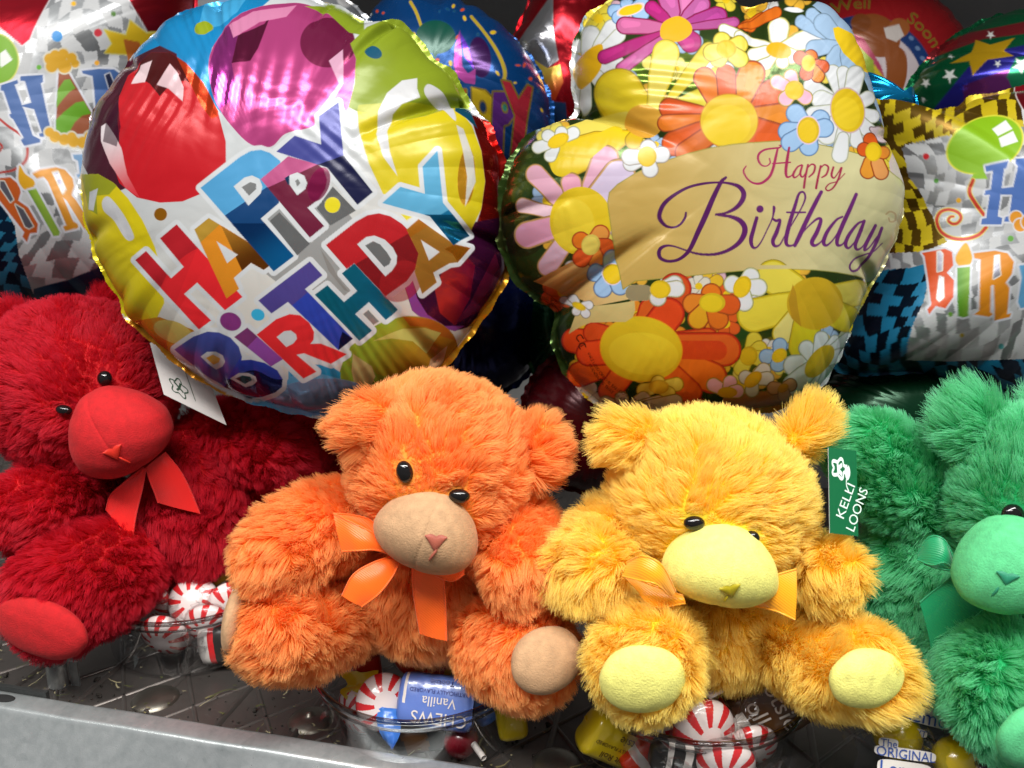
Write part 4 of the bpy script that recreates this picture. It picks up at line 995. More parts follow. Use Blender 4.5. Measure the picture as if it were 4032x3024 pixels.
def grow_fur(name, parent, v, f, mats, dens, length, comb, exclude, shorter=(), lift=.75, clump=.55, tuft=.55, rad=.0135, seed=0, K=5, curl=.35, parting=.65, back=.25):
    """strands rooted on a stuffed part; comb(P, N) gives the lie of the pile; exclude / shorter: functions of the roots"""
    g = np.random.default_rng(seed)
    f = np.asarray(f); tri = np.concatenate([f[:, [0, 1, 2]], f[:, [0, 2, 3]]])
    vn = mesh_normals(v, f)
    ar = .5 * np.linalg.norm(np.cross(v[tri[:, 1]] - v[tri[:, 0]], v[tri[:, 2]] - v[tri[:, 0]]), axis=1)
    N = int(dens * ar.sum())
    t = tri[g.choice(len(tri), N, p=ar / ar.sum())]
    a = g.random((N, 1)); b = g.random((N, 1)); k = a + b > 1; a = np.where(k, 1 - a, a); b = np.where(k, 1 - b, b)
    P = v[t[:, 0]] * (1 - a - b) + v[t[:, 1]] * a + v[t[:, 2]] * b
    n = unit(vn[t[:, 0]] * (1 - a - b) + vn[t[:, 1]] * a + vn[t[:, 2]] * b)
    toC = unit(CAM - P); fac = np.einsum('ij,ij->i', n, toC)
    keep = (fac > -.35) | (g.random(N) < back)                 # the far side needs a thinner pile
    for e in exclude: keep &= e(P)
    P, n = P[keep], n[keep]; N = len(P)
    L = np.full(N, length) * g.uniform(.7, 1.15, N) * (1 + .34 * snoise(P, .8, seed + 1))
    for s_ in shorter: L = L * s_(P)
    c = np.broadcast_to(comb(P, n), P.shape)
    c = c - n * np.einsum('ij,ij->i', c, n)[:, None]
    sw = np.stack([snoise(P, .75, seed + 2), snoise(P, .75, seed + 3), snoise(P, .75, seed + 4)], 1)
    sw2 = np.stack([snoise(P, 2.2, seed + 5), snoise(P, 2.2, seed + 6), snoise(P, 2.2, seed + 7)], 1)
    flow = unit(c) + parting * sw + .45 * parting * sw2
    flow = flow - n * np.einsum('ij,ij->i', flow, n)[:, None]
    rnd = g.normal(size=(N, 3)) * .16
    d0 = unit(n * lift * (1 + .35 * snoise(P, 1.4, seed + 8))[:, None] + flow * (1 - lift) * 1.3 + rnd)
    bend = flow * .55 * (1 - lift * .4) + curl * .3 * sw2
    tt = np.linspace(0, 1, K)
    X = P[:, None] + L[:, None, None] * (d0[:, None] * tt[None, :, None] + bend[:, None] * (tt ** 2)[None, :, None] * .5)
    # tufts: tips lean towards a few guide strands
    M = max(4, int(N / 64))
    gi = g.choice(N, M, replace=False)
    kd = kdtree.KDTree(M)
    for i, q in enumerate(gi): kd.insert(P[q], i)
    kd.balance()
    near = np.array([kd.find(p)[1] for p in P])
    G = X[gi[near]] - P[gi[near]][:, None]
    w = (clump * g.uniform(.4, 1, N))[:, None, None] * (tt ** 1.4)[None, :, None]
    tgt = P[gi[near]][:, None] + G * (L / np.maximum(L[gi[near]], .05))[:, None, None]
    X = X * (1 - w) + tgt * w
    base = wloc(parent)
    X = ((X - base) * CM).astype(np.float32)
    cu = bpy.data.hair_curves.new(name)
    cu.add_curves([K] * N)
    cu.attributes['position'].data.foreach_set('vector', X.reshape(-1)) if 'position' in cu.attributes else cu.position_data.foreach_set('vector', X.reshape(-1))
    ra = cu.attributes.get('radius') or cu.attributes.new('radius', 'FLOAT', 'POINT')
    rr = (rad * CM * g.uniform(.75, 1.2, N)[:, None] * np.array([1, 1, .92, .7, .32])[None, :K]).astype(np.float32)
    ra.data.foreach_set('value', rr.reshape(-1))
    cu.materials.append(mats)
    o = link(name, cu, parent)
    return o

def ribbon(name, parent, A_, B_, m, n=8, thick=.03, wave=.0, seed=0):
    """a satin strip between two edges given as (px, py, d) rows"""
    a = catmull([Q(*p) for p in A_], n) if len(A_) > 2 else np.linspace(Q(*A_[0]), Q(*A_[-1]), 12)
    b = catmull([Q(*p) for p in B_], n) if len(B_) > 2 else np.linspace(Q(*B_[0]), Q(*B_[-1]), 12)
    m_ = max(len(a), len(b))
    def rs(p):
        L = np.concatenate([[0], np.cumsum(np.linalg.norm(np.diff(p, axis=0), axis=1))]); t = np.linspace(0, L[-1], m_)
        return np.stack([np.interp(t, L, p[:, k]) for k in range(3)], 1)
    a, b = rs(a), rs(b); W_ = 9
    s = np.linspace(0, 1, W_)
    v = a[:, None] * (1 - s)[None, :, None] + b[:, None] * s[None, :, None]
    v = v + BACK * (wave * np.sin(math.pi * s)[None, :] + .05 * np.sin(np.linspace(0, 5 + seed, m_))[:, None])[..., None]
    n_ = unit(np.cross(v[1:2, 1:2] - v[0:1, 0:1], v[0:1, 1:2] - v[0:1, 0:1]))
    top = v.reshape(-1, 3)
    F = [tuple(x) for x in grid_faces(m_, W_)]
    # selvedge: a raised cord along both edges
    mb = MB().add(top, F, 0).add(top + BACK * -thick, [x[::-1] for x in F], 0)
    for e in (0, W_ - 1):
        p = v[:, e]; r = .045
        T = unit(np.gradient(p, axis=0)); X = unit(np.cross(T, BACK)); Y = np.cross(T, X)
        ph = np.linspace(0, 2 * math.pi, 6, endpoint=False)
        ring = p[:, None] + r * (np.cos(ph)[None, :, None] * X[:, None] + np.sin(ph)[None, :, None] * Y[:, None])
        mb.add(ring.reshape(-1, 3), grid_faces(m_, 6, False, True), 0)
    return mb

def satin(name, col):
    m, nt, b, out = mat(name)
    b.inputs['Base Color'].default_value = (*col, 1)
    b.inputs['Roughness'].default_value = .38
    b.inputs['Sheen Weight'].default_value = .3
    b.inputs['Anisotropic'].default_value = .6
    tc = nt.nodes.new('ShaderNodeTexCoord')
    w = nt.nodes.new('ShaderNodeTexWave'); w.inputs['Scale'].default_value = 420; w.inputs['Distortion'].default_value = .4
    w.bands_direction = 'DIAGONAL'
    bp = nt.nodes.new('ShaderNodeBump'); bp.inputs['Strength'].default_value = .25; bp.inputs['Distance'].default_value = .0004
    nt.links.new(tc.outputs['Object'], w.inputs['Vector']); nt.links.new(w.outputs['Fac'], bp.inputs['Height']); nt.links.new(bp.outputs[0], b.inputs['Normal'])
    return m

EYE = simple('black_eye_plastic', (.006, .005, .005), .06, 0, spec=.6)
def velour(name, col):
    m = simple(name, col, .9, 0, bump=.45, bscale=1300, sheen=.25, var=.13, vscale=260)
    return m

def bear(spec):
    s = spec
    t = thing('plush_bear', s['base'], s['label'], 'teddy bear', 'plush bears sitting on the candy cups')
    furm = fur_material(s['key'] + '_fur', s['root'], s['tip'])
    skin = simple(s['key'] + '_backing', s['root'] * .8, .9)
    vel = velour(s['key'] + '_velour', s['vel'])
    sat = satin(s['key'] + '_satin', s['ribbon'])
    shapes = {}
    def E(px, py, d, rx, ry, rz, roll=0, yaw=0, pitch=0):
        k = d / F_PX
        return Blob(Q(px, py, d), view_frame(roll, yaw, pitch), (rx * k, ry * k, rz * k))
    def Lm(rows): return Limb([(Q(px, py, d), r * d / F_PX) for px, py, d, r in rows])
    muz = E(*s['muzzle']); muz.taper = .26; head = E(*s['head']); torso = E(*s['torso'])
    furry = [('torso', torso, s.get('body_len', .75))]
    furry += [('head', head, s.get('head_len', .68))]
    for a in s['arms']: furry.append(('arm', Lm(a), s.get('limb_len', .78)))
    for l in s['legs']: furry.append(('leg', Lm(l), s.get('limb_len', .78)))
    for e in s['ears']: furry.append(('ear', E(*e), s.get('ear_len', 1.0)))
    pads = [E(*p) for p in s['pads']]
    eyes = []
    for e in s['eyes']:
        p, n_ = head.hit(e[0], e[1]); k = np.dot(p - CAM, FWD) / F_PX
        eyes.append(Blob(p + n_ * .10 + BACK * .12, view_frame(e[6]), (e[3] * k, e[4] * k, e[5] * k)))
    dens = s.get('dens', 270)
    objs = {}
    for i, (nm, sh, ln) in enumerate(furry):
        v, f = sh.mesh(lump=.05 if nm != 'ear' else .06, seed=s['seed'] + i)
        o = obj(nm, v, f, skin, t)
        objs.setdefault(nm, []).append((o, sh))
        if s.get('nofur'): continue
        ex = []
        for j, (n2, sh2, _) in enumerate(furry):
            if j != i: ex.append(lambda P, q=sh2, k=(.93 if n2 != 'ear' else .8): q.val(P) > k)
        ex.append(lambda P: muz.val(P) > 1.0)
        for p in pads: ex.append(lambda P, p=p: p.val(P) > .98)
        sho = [lambda P: np.clip(.38 + (muz.val(P) - 1.0) * 2.0, .38, 1)]
        for e in eyes:
            ex.append(lambda P, e=e: e.val(P) > 1.12)
            sho.append(lambda P, e=e: np.clip(.14 + (e.val(P) - 1.1) * .40, .14, 1))
        c0 = sh.c if isinstance(sh, Blob) else sh.p[0]
        end = None if isinstance(sh, Blob) else sh.p[-1]
        down = np.array([0, -.15, -1.0])
        if nm == 'head':
            def comb(P, n): return unit(P - muz.c) * .9 + down * .15 + RIGHT * .15
            lift = .62
        elif nm == 'ear':
            def comb(P, n, c0=c0): return unit(P - head.c) * 1.0 + unit(P - c0) * .4
            lift = .6
        elif nm == 'torso':
            def comb(P, n): return down * 1.0
            lift = .55
        else:
            def comb(P, n, e=end, c0=c0): return unit(e - c0)[None, :] * .9 + down * .35
            lift = .68
        if pads and nm == 'leg':
            sho.append(lambda P: np.clip(.55 + (np.min([p.val(P) for p in pads], axis=0) - 1) * 1.6, .55, 1.0))
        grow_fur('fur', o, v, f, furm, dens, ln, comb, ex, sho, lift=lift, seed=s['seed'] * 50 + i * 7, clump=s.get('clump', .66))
    # muzzle with its stitched nose
    v, f = muz.mesh(72, 120, .02, s['seed'] + 40)
    q = ((v - muz.c) @ muz.B) / muz.r                          # centre seam pulled in a little
    v = v - (v - muz.c) * (.016 * np.exp(-(q[:, 0] / .03) ** 2) + .012 * np.exp(-(q[:, 0] / .16) ** 2))[:, None]
    mo = obj('muzzle', v, f, vel, t)
    mb = MB()
    for st in s['nose']:                                       # satin stitch: rows of thread on the muzzle
        for (x0, y0), (x1, y1), r in st:
            pts = np.array([muz.hit(x0 + (x1 - x0) * q, y0 + (y1 - y0) * q)[0] for q in np.linspace(0, 1, 6)])
            pts = pts + BACK * (.05 + .04 * np.sin(np.linspace(0, math.pi, 6))[:, None])
            T = unit(np.gradient(pts, axis=0)); X = unit(np.cross(T, BACK)); Y = np.cross(T, X)
            ph = np.linspace(0, 2 * math.pi, 6, endpoint=False)
            rr = np.array([.5, 1, 1, 1, 1, .5]) * r
            mb.add((pts[:, None] + rr[:, None, None] * (np.cos(ph)[None, :, None] * X[:, None] + np.sin(ph)[None, :, None] * Y[:, None])).reshape(-1, 3), grid_faces(6, 6, False, True))
    mb.build('nose', [simple(s['key'] + '_thread', s['thread'], .5)], mo)
    for i, e in enumerate(eyes):
        v, f = e.mesh(24, 32, 0)
        obj('eye', v, f, EYE, t)
    legs = objs['leg']
    for i, p in enumerate(pads):
        v, f = p.mesh(40, 56, .035, s['seed'] + 60 + i)
        leg = min(legs, key=lambda L: np.linalg.norm(L[1].p[-1] - p.c))[0]
        obj('foot_pad', v, f, vel, leg)
    for i, r in enumerate(s['bow']):
        ribbon('bow', t, *r, sat, wave=.12, seed=i).build('bow_loop' if i in s['loops'] else 'bow_tail', [sat], t)
    return t, shapes

def heart(cx, cy, w, h, rot, n=17, r=.05):
    """rows of thread filling a small heart"""
    rows = []
    a = math.radians(rot)
    for i in range(n):
        x = -1 + 2 * (i + .5) / n
        top = -.5 - .16 * math.sin(math.pi * min(abs(x) * 1.1, 1))
        bot = 1.0 - 1.45 * abs(x) ** 1.2
        p = [(x * w, top * h), (x * w * .92, max(bot, top + .1) * h)]
        p = [(cx + q[0] * math.cos(a) - q[1] * math.sin(a), cy + q[0] * math.sin(a) + q[1] * math.cos(a)) for q in p]
        rows.append((p[0], p[1], r))
    return rows

BEARS = {}
BEARS['orange'] = dict(key='orange', loops=(0, 1, 2, 4), seed=1, base=Q(1690, 2600, 47), root=lin('#ff9c38'), tip=lin('#ffc078'), vel=lin('#b8926c'), ribbon=lin('#ff6810'), thread=lin('#a85a48'),
    label='orange plush bear with a tan muzzle and an orange satin bow',
    head=(1738, 1820, 42.5, 350, 335, 320, 20), muzzle=(1690, 2078, 39.4, 202, 172, 182, 20), torso=(1700, 2310, 46.0, 310, 250, 280),
    arms=[[(1440, 2000, 45.0, 120), (1260, 2090, 43.0, 165), (1080, 2190, 40.5, 140)], [(1960, 2040, 45, 120), (2030, 2130, 43, 165), (2060, 2260, 40.5, 140)]],
    legs=[[(1440, 2400, 46, 120), (1250, 2440, 43.5, 175), (1085, 2470, 41, 170)], [(1890, 2440, 45.5, 130), (1990, 2520, 43, 190), (2085, 2590, 40.6, 165)]],
    ears=[(1445, 1660, 40.2, 120, 75, 80, -25), (2125, 1770, 42.3, 95, 125, 75, -12)],
    pads=[(930, 2440, 40.0, 45, 140, 110, 8), (2152, 2600, 38.4, 152, 128, 75, -20, 22, 0)],
    eyes=[(1598, 1856, 38.6, 33, 45, 28, -12), (1808, 1948, 38.6, 42, 28, 26, 5)],
    nose=[heart(1716, 2130, 44, 40, 5), [((1722, 2160), (1690, 2205), .06)]],
    bow=[([(1560, 2170, 39.8), (1470, 2100, 39.3), (1390, 2060, 39.2), (1312, 2022, 39.6)], [(1560, 2190, 39.6), (1480, 2165, 39.1), (1410, 2168, 38.9), (1345, 2172, 39.2)]),
         ([(1312, 2022, 39.8), (1390, 2028, 40.4), (1460, 2050, 40.6), (1550, 2130, 40.5)], [(1330, 2072, 39.7), (1400, 2085, 40.2), (1460, 2110, 40.4), (1540, 2170, 40.3)]),
         ([(1560, 2185, 39.9), (1470, 2215, 39.2), (1390, 2265, 38.9), (1348, 2345, 39.0)], [(1580, 2200, 39.9), (1545, 2270, 39.1), (1490, 2340, 38.8), (1425, 2388, 39.0)]),
         ([(1625, 2200, 40.4), (1628, 2330, 40.9), (1655, 2495, 41.4)], [(1742, 2200, 40.4), (1752, 2360, 40.9), (1758, 2522, 41.4)]),
         ([(1700, 2215, 39.8), (1775, 2225, 40.0), (1832, 2190, 40.6)], [(1715, 2265, 39.8), (1780, 2288, 40.0), (1828, 2260, 40.6)])])
BEARS['yellow'] = dict(key='yellow', loops=(0, 1), seed=2, base=Q(2790, 2690, 45), root=lin('#ffd62e'), tip=lin('#ffec88'), vel=lin('#e9e47c'), ribbon=lin('#f5a414'), thread=lin('#b3a31c'),
    label='yellow plush bear with pale yellow foot pads and a green hang tag', limb_len=.9, ear_len=.9, head_len=.7,
    head=(2800, 1965, 41, 372, 335, 320, 12), muzzle=(2840, 2215, 37.6, 222, 165, 185, 10), torso=(2800, 2450, 44.5, 290, 230, 270),
    arms=[[(2500, 2110, 43.5, 115), (2410, 2160, 41.5, 150), (2335, 2240, 39.5, 160)], [(3110, 2200, 43.5, 85), (3200, 2235, 41.5, 105), (3270, 2255, 39.5, 112)]],
    legs=[[(2660, 2500, 43.5, 120), (2580, 2560, 40.5, 165), (2530, 2610, 37.0, 178)], [(3010, 2510, 43.5, 120), (3190, 2580, 41, 165), (3385, 2630, 38.4, 158)]],
    ears=[(2475, 1735, 40.2, 115, 95, 70, -20), (3175, 1690, 41.0, 62, 110, 62, 36)],
    pads=[(2528, 2675, 35.1, 172, 145, 70, -4, 0, 14), (3412, 2672, 36.4, 168, 125, 65, 8, 18, 8)],
    eyes=[(2732, 2055, 37.2, 42, 28, 26, 0), (2955, 2110, 37.3, 30, 26, 24, 20)],
    nose=[heart(2875, 2322, 42, 30, -12), [((2865, 2345), (2850, 2368), .05)]],
    bow=[([(2660, 2330, 36.6), (2605, 2225, 36.0), (2530, 2190, 36.2), (2470, 2215, 37.0)], [(2640, 2350, 36.5), (2585, 2300, 35.9), (2520, 2285, 36.1), (2452, 2270, 36.8)]),
         ([(2450, 2262, 37.3), (2520, 2285, 37.5), (2610, 2320, 37.3), (2690, 2345, 37.0)], [(2520, 2340, 37.2), (2565, 2385, 37.2), (2630, 2388, 37.1), (2700, 2375, 36.9)]),
         ([(2890, 2340, 38.2), (3000, 2285, 37.2), (3135, 2240, 37.2)], [(2950, 2380, 38.2), (3050, 2405, 37.2), (3130, 2440, 37.0)])])
BEARS['red'] = dict(key='red', loops=(), seed=3, base=Q(760, 2290, 56), root=lin('#cc101a'), tip=lin('#dc2c40'), vel=lin('#b81218'), ribbon=lin('#e8201c'), thread=lin('#d83020'),
    label='red plush bear with a big red muzzle leaning to the left of the balloon', limb_len=.7, head_len=.6, body_len=.7, dens=230,
    head=(330, 1525, 54.5, 350, 335, 310, -30), muzzle=(462, 1690, 49.6, 195, 178, 165, -30), torso=(790, 1960, 57, 250, 320, 260),
    arms=[[(330, 1930, 55, 130), (230, 1980, 53, 165), (130, 2020, 51, 150)], [(850, 1720, 57, 120), (1000, 1740, 55.5, 155), (1120, 1760, 54, 150)]],
    legs=[[(560, 2180, 55, 140), (420, 2250, 52, 195), (250, 2340, 49, 205)], [(1000, 1980, 58, 130), (1150, 1960, 57, 150), (1260, 1940, 56, 140)]],
    ears=[(20, 1330, 55, 110, 130, 80, -40), (470, 1230, 57, 100, 110, 70, 10)],
    pads=[(165, 2475, 46.0, 195, 125, 55, 14, -6, 16)],
    eyes=[(415, 1490, 48.9, 28, 30, 24, 0), (258, 1612, 48.9, 32, 20, 22, 10)],
    nose=[heart(450, 1780, 40, 32, -25), [((470, 1800), (515, 1822), .06)]],
    bow=[([(565, 1840, 50.5), (490, 1900, 50.6), (435, 1950, 51), (416, 2010, 51.2)], [(575, 1845, 50.5), (560, 1930, 50.8), (535, 2030, 51.2), (520, 2118, 51.4)]),
         ([(575, 1840, 50.5), (600, 1920, 51), (622, 1980, 51.6)], [(650, 1780, 50.8), (720, 1870, 51.3), (786, 2022, 52)])])
BEARS['green'] = dict(key='green', loops=(0, 1), seed=4, base=Q(3760, 2660, 45), root=lin('#28bc70'), tip=lin('#84e4b0'), vel=lin('#56bc7e'), ribbon=lin('#14905c'), thread=lin('#2a8a68'),
    label='green plush bear cut off by the right edge with a raised arm', ear_len=1.15,
    head=(4050, 1925, 39.5, 268, 298, 300, -5), muzzle=(3975, 2220, 36.4, 212, 195, 170, -5), torso=(3720, 2300, 45, 310, 400, 270),
    arms=[[(3660, 2010, 44.5, 140), (3540, 1900, 43.5, 170), (3440, 1790, 43, 150)], [(4230, 2250, 42, 130), (4300, 2330, 40, 160)]],
    legs=[[(3810, 2560, 43, 130), (3910, 2660, 39, 190), (3995, 2780, 36.0, 205)]],
    ears=[(3840, 1680, 39.8, 100, 90, 70, -20), (4230, 1640, 40, 115, 115, 80, 20)],
    pads=[(4075, 2900, 33.6, 180, 140, 70, 10, 20, 12)],
    eyes=[(3985, 2022, 35.9, 44, 42, 28, 0), (4170, 2030, 36.4, 40, 40, 28, 0)],
    nose=[heart(3962, 2272, 46, 30, 12), [((3930, 2310), (3895, 2350), .06)]],
    bow=[([(3760, 2240, 38.6), (3720, 2130, 38.3), (3660, 2115, 38.6), (3612, 2185, 39)], [(3765, 2260, 38.4), (3720, 2215, 38.0), (3670, 2225, 38.2), (3615, 2205, 38.8)]),
         ([(3615, 2200, 39.2), (3680, 2190, 39.8), (3740, 2150, 39.6)], [(3640, 2220, 39.2), (3700, 2240, 39.8), (3770, 2250, 39.4)]),
         ([(3770, 2250, 39.2), (3700, 2310, 39.4), (3620, 2372, 39.6)], [(3880, 2390, 39.2), (3780, 2480, 39.4), (3665, 2558, 39.8)])])
for _k in BEARS:
    BEARS[_k]['obj'] = bear(BEARS[_k])[0]
# ------------------------------------------------------------------ the display shelf they stand on
LU = unit(np.array([1.004, -.233, 0])); LV = np.array([-LU[1], LU[0], 0])     # along and across the shelf
LIP0 = np.array([-.16 * 28.5, 1.30 * 28.5, 0])                                # a point of the inner lip line
Z = np.array([0, 0, 1.0])
def SH(a, b, z): return LIP0 + LU * a + LV * b + np.array([0, 0, z])

def metal_sheet(name, c1, c2, rough=.4, metal=.85, scale=35, dirt=.6):
    m, nt, b, out = mat(name)
    tc = nt.nodes.new('ShaderNodeTexCoord')
    v = nt.nodes.new('ShaderNodeTexVoronoi'); v.inputs['Scale'].default_value = scale
    n = nt.nodes.new('ShaderNodeTexNoise'); n.inputs['Scale'].default_value = scale * .9; n.inputs['Detail'].default_value = 8; n.inputs['Roughness'].default_value = .55
    n2 = nt.nodes.new('ShaderNodeTexNoise'); n2.inputs['Scale'].default_value = scale * 7; n2.inputs['Detail'].default_value = 4
    for q in (v, n, n2): nt.links.new(tc.outputs['Object'], q.inputs['Vector'])
    ma = nt.nodes.new('ShaderNodeMath'); ma.operation = 'MULTIPLY_ADD'; ma.inputs[1].default_value = .16; ma.inputs[2].default_value = 0
    sp = nt.nodes.new('ShaderNodeSeparateColor'); nt.links.new(v.outputs['Color'], sp.inputs[0]); nt.links.new(sp.outputs[0], ma.inputs[0])
    ad = nt.nodes.new('ShaderNodeMath'); ad.operation = 'ADD'; nt.links.new(ma.outputs[0], ad.inputs[0]); nt.links.new(n.outputs['Fac'], ad.inputs[1])
    r = nt.nodes.new('ShaderNodeValToRGB'); r.color_ramp.elements[0].position = .25; r.color_ramp.elements[1].position = .95
    r.color_ramp.elements[0].color = (*c1, 1); r.color_ramp.elements[1].color = (*c2, 1)
    nt.links.new(ad.outputs[0], r.inputs['Fac'])
    d = nt.nodes.new('ShaderNodeValToRGB'); d.color_ramp.elements[0].position = .335; d.color_ramp.elements[1].position = .375
    d.color_ramp.elements[0].color = (1 - dirt, 1 - dirt, 1 - dirt, 1); d.color_ramp.elements[1].color = (1, 1, 1, 1)
    mn = nt.nodes.new('ShaderNodeMath'); mn.operation = 'MULTIPLY_ADD'; mn.inputs[1].default_value = .55; nt.links.new(n.outputs['Fac'], mn.inputs[0])
    mh = nt.nodes.new('ShaderNodeMath'); mh.operation = 'MULTIPLY'; mh.inputs[1].default_value = .45; nt.links.new(n2.outputs['Fac'], mh.inputs[0])
    nt.links.new(mh.outputs[0], mn.inputs[2]); nt.links.new(mn.outputs[0], d.inputs['Fac'])
    mx = nt.nodes.new('ShaderNodeMix'); mx.data_type = 'RGBA'; mx.blend_type = 'MULTIPLY'; mx.inputs[0].default_value = 1
    nt.links.new(r.outputs[0], mx.inputs[6]); nt.links.new(d.outputs[0], mx.inputs[7]); nt.links.new(mx.outputs[2], b.inputs['Base Color'])
    b.inputs['Metallic'].default_value = metal
    mr = nt.nodes.new('ShaderNodeMapRange'); mr.inputs['To Min'].default_value = rough + .15; mr.inputs['To Max'].default_value = rough - .08
    nt.links.new(n.outputs['Fac'], mr.inputs['Value']); nt.links.new(mr.outputs[0], b.inputs['Roughness'])
    bp = nt.nodes.new('ShaderNodeBump'); bp.inputs['Strength'].default_value = .15; bp.inputs['Distance'].default_value = .0006
    nt.links.new(n2.outputs['Fac'], bp.inputs['Height']); nt.links.new(bp.outputs[0], b.inputs['Normal'])
    return m
GALV = metal_sheet('galvanised_sheet', lin('#a3aaaa'), lin('#cfd4d3'), .28, .65, 190, .12)
DECKM = metal_sheet('worn_deck_metal', lin('#57524e'), lin('#817b76'), .36, .7, 22, .8)
DARKM = simple('dark_painted_metal', (.035, .037, .036), .45, .2, bump=.1, bscale=200, var=.2)
WALLM = simple('grey_back_panel_paint', (.24, .24, .235), .7, 0, var=.06, vscale=12)

shelf = thing('display_shelf', SH(10, 0, 0), 'worn galvanised metal shelf with a ribbed deck and a bright front lip', 'shelf', None, 'structure')
# deck
mb = MB()
mb.add([SH(-90, -.3, 0), SH(80, -.3, 0), SH(80, 62, 0), SH(-90, 62, 0)], [(0, 1, 2, 3)])
mb.build('deck', [DECKM], shelf, smooth=False)
# pressed ribs, a triangular lattice
mb = MB()
def rib(p, q, w=.2, h=.17):
    p = np.array([*p, 0.]); q = np.array([*q, 0.]); e = unit(q - p); s_ = np.array([-e[1], e[0], 0])
    P = [p - s_ * w, p - s_ * w * .45 + [0, 0, h], p + s_ * w * .45 + [0, 0, h], p + s_ * w]
    P2 = [x + (q - p) for x in P]
    V = [SH(x[0], x[1], x[2] + .004) for x in P + P2]
    mb.add(V, [(0, 1, 5, 4), (1, 2, 6, 5), (2, 3, 7, 6)])
S_ = 4.6
for i in range(-13, 12):
    rib((i * S_ + 1.2, 0), (i * S_ + 1.2, 40))
for i in range(-26, 22):
    for sg in (1, -1):
        x0 = i * S_ + 1.2; x1 = x0 + sg * 40 / math.tan(math.radians(52))
        rib((x0, 0), (x1, 40), .13, .10)
mb.build('ribs', [DECKM], shelf)['kind'] = 'stuff'
# domed pressings
def dome(px, py, r, knob):
    d = Q(px, py, 1.0) - CAM; c = CAM + d * (-(CAM[2]) / d[2])
    u = np.linspace(0, 1, 10); pr = [(r * math.sin(x * 1.35) / math.sin(1.35), .32 * r * (math.cos(x * 1.35) - math.cos(1.35)) / (1 - math.cos(1.35)) + .006) for x in u]
    if knob: pr = [(0, .32 * r + .18), (.15 * r, .32 * r + .16), (.2 * r, .32 * r + .03)] + [q for q in pr if q[0] > .2 * r]
    pr[0] = (1e-3, pr[0][1])
    ph = np.linspace(0, 2 * math.pi, 40, endpoint=False)
    v = np.array([[c[0] + a * math.cos(t), c[1] + a * math.sin(t), z] for a, z in pr for t in ph])
    obj('rivet', v, grid_faces(len(pr), 40, False, True), metal_sheet('rivet_metal', lin('#6c675e'), lin('#9a958a'), .33, .9, 60, .4), shelf)
dome(612, 2752, 1.35, False); dome(1222, 2838, 1.25, True)
dome(2105, 2600, 1.2, True); dome(2190, 3010, 1.3, False)
# front lip: swept profile (b, z)
prof = [(0.05, 0.0), (0.0, .9), (-.06, 1.38), (-.16, 1.5), (-.32, 1.53), (-1.12, 1.42), (-1.24, 1.38), (-1.33, 1.29), (-1.42, 1.12), (-1.8, .4), (-2.9, -1.6), (-3.12, -2.0), (-3.14, -2.12), (-3.02, -2.22), (-3.6, -3.4), (-4.6, -6)]
pf = np.array(prof); na = 60; aa = np.linspace(-40, 60, na)
g = np.random.default_rng(3)
v = np.array([SH(a, b, z + .02 * math.sin(a * .7) + .012 * math.sin(a * 2.3)) for a in aa for b, z in prof])
obj('front_lip', v, grid_faces(na, len(prof)), GALV, shelf)
sl = Q(14, 2748, 1.0) - CAM; sc_ = CAM + sl * ((1.5 - CAM[2]) / sl[2])
u_, f_ = sph_grid(8, 24)
obj('slot', sc_ + u_ @ np.stack([LU * .75, LV * .34, Z * .06]), f_, simple('slot_shade', (.01, .01, .01), .9), shelf)  # black disc on the lip, painted as the shade inside a slot hole
# slotted upright and dark end plate at the left
mb = MB()
def boxq(c, ax, ay, az, hx, hy, hz, m=0, b_=None):
    b_ = b_ or mb
    V = [np.asarray(c) + ax * hx * i + ay * hy * j + az * hz * k for i in (-1, 1) for j in (-1, 1) for k in (-1, 1)]
    b_.add(V, [(0, 1, 3, 2), (4, 6, 7, 5), (0, 4, 5, 1), (2, 3, 7, 6), (0, 2, 6, 4), (1, 5, 7, 3)], m)
Z = np.array([0, 0, 1.0])
pc = Q(120, 2640, 47.5); pc[2] = .9
boxq(pc + LU * -2.2, LU, LV, Z, 3.1, .12, .9)
mb.build('end_plate', [DARKM], shelf, smooth=False)
_d = Q(232, 2700, 1.0) - CAM; pb = CAM + _d * (-CAM[2] / _d[2])
ph = np.linspace(math.radians(150), math.radians(400), 26); zz = np.linspace(0.05, 1.55, 8)
v = np.array([pb + LU * (.62 * math.cos(t)) + LV * (.5 * math.sin(t)) + Z * z for z in zz for t in ph])
obj('bracket', v, grid_faces(8, 26), GALV, shelf)
mb = MB(); boxq(pb + LU * .95 + LV * .3 + Z * .8, LU, LV, Z, .3, .06, .8); mb.build('bracket_flange', [GALV], shelf, smooth=False)

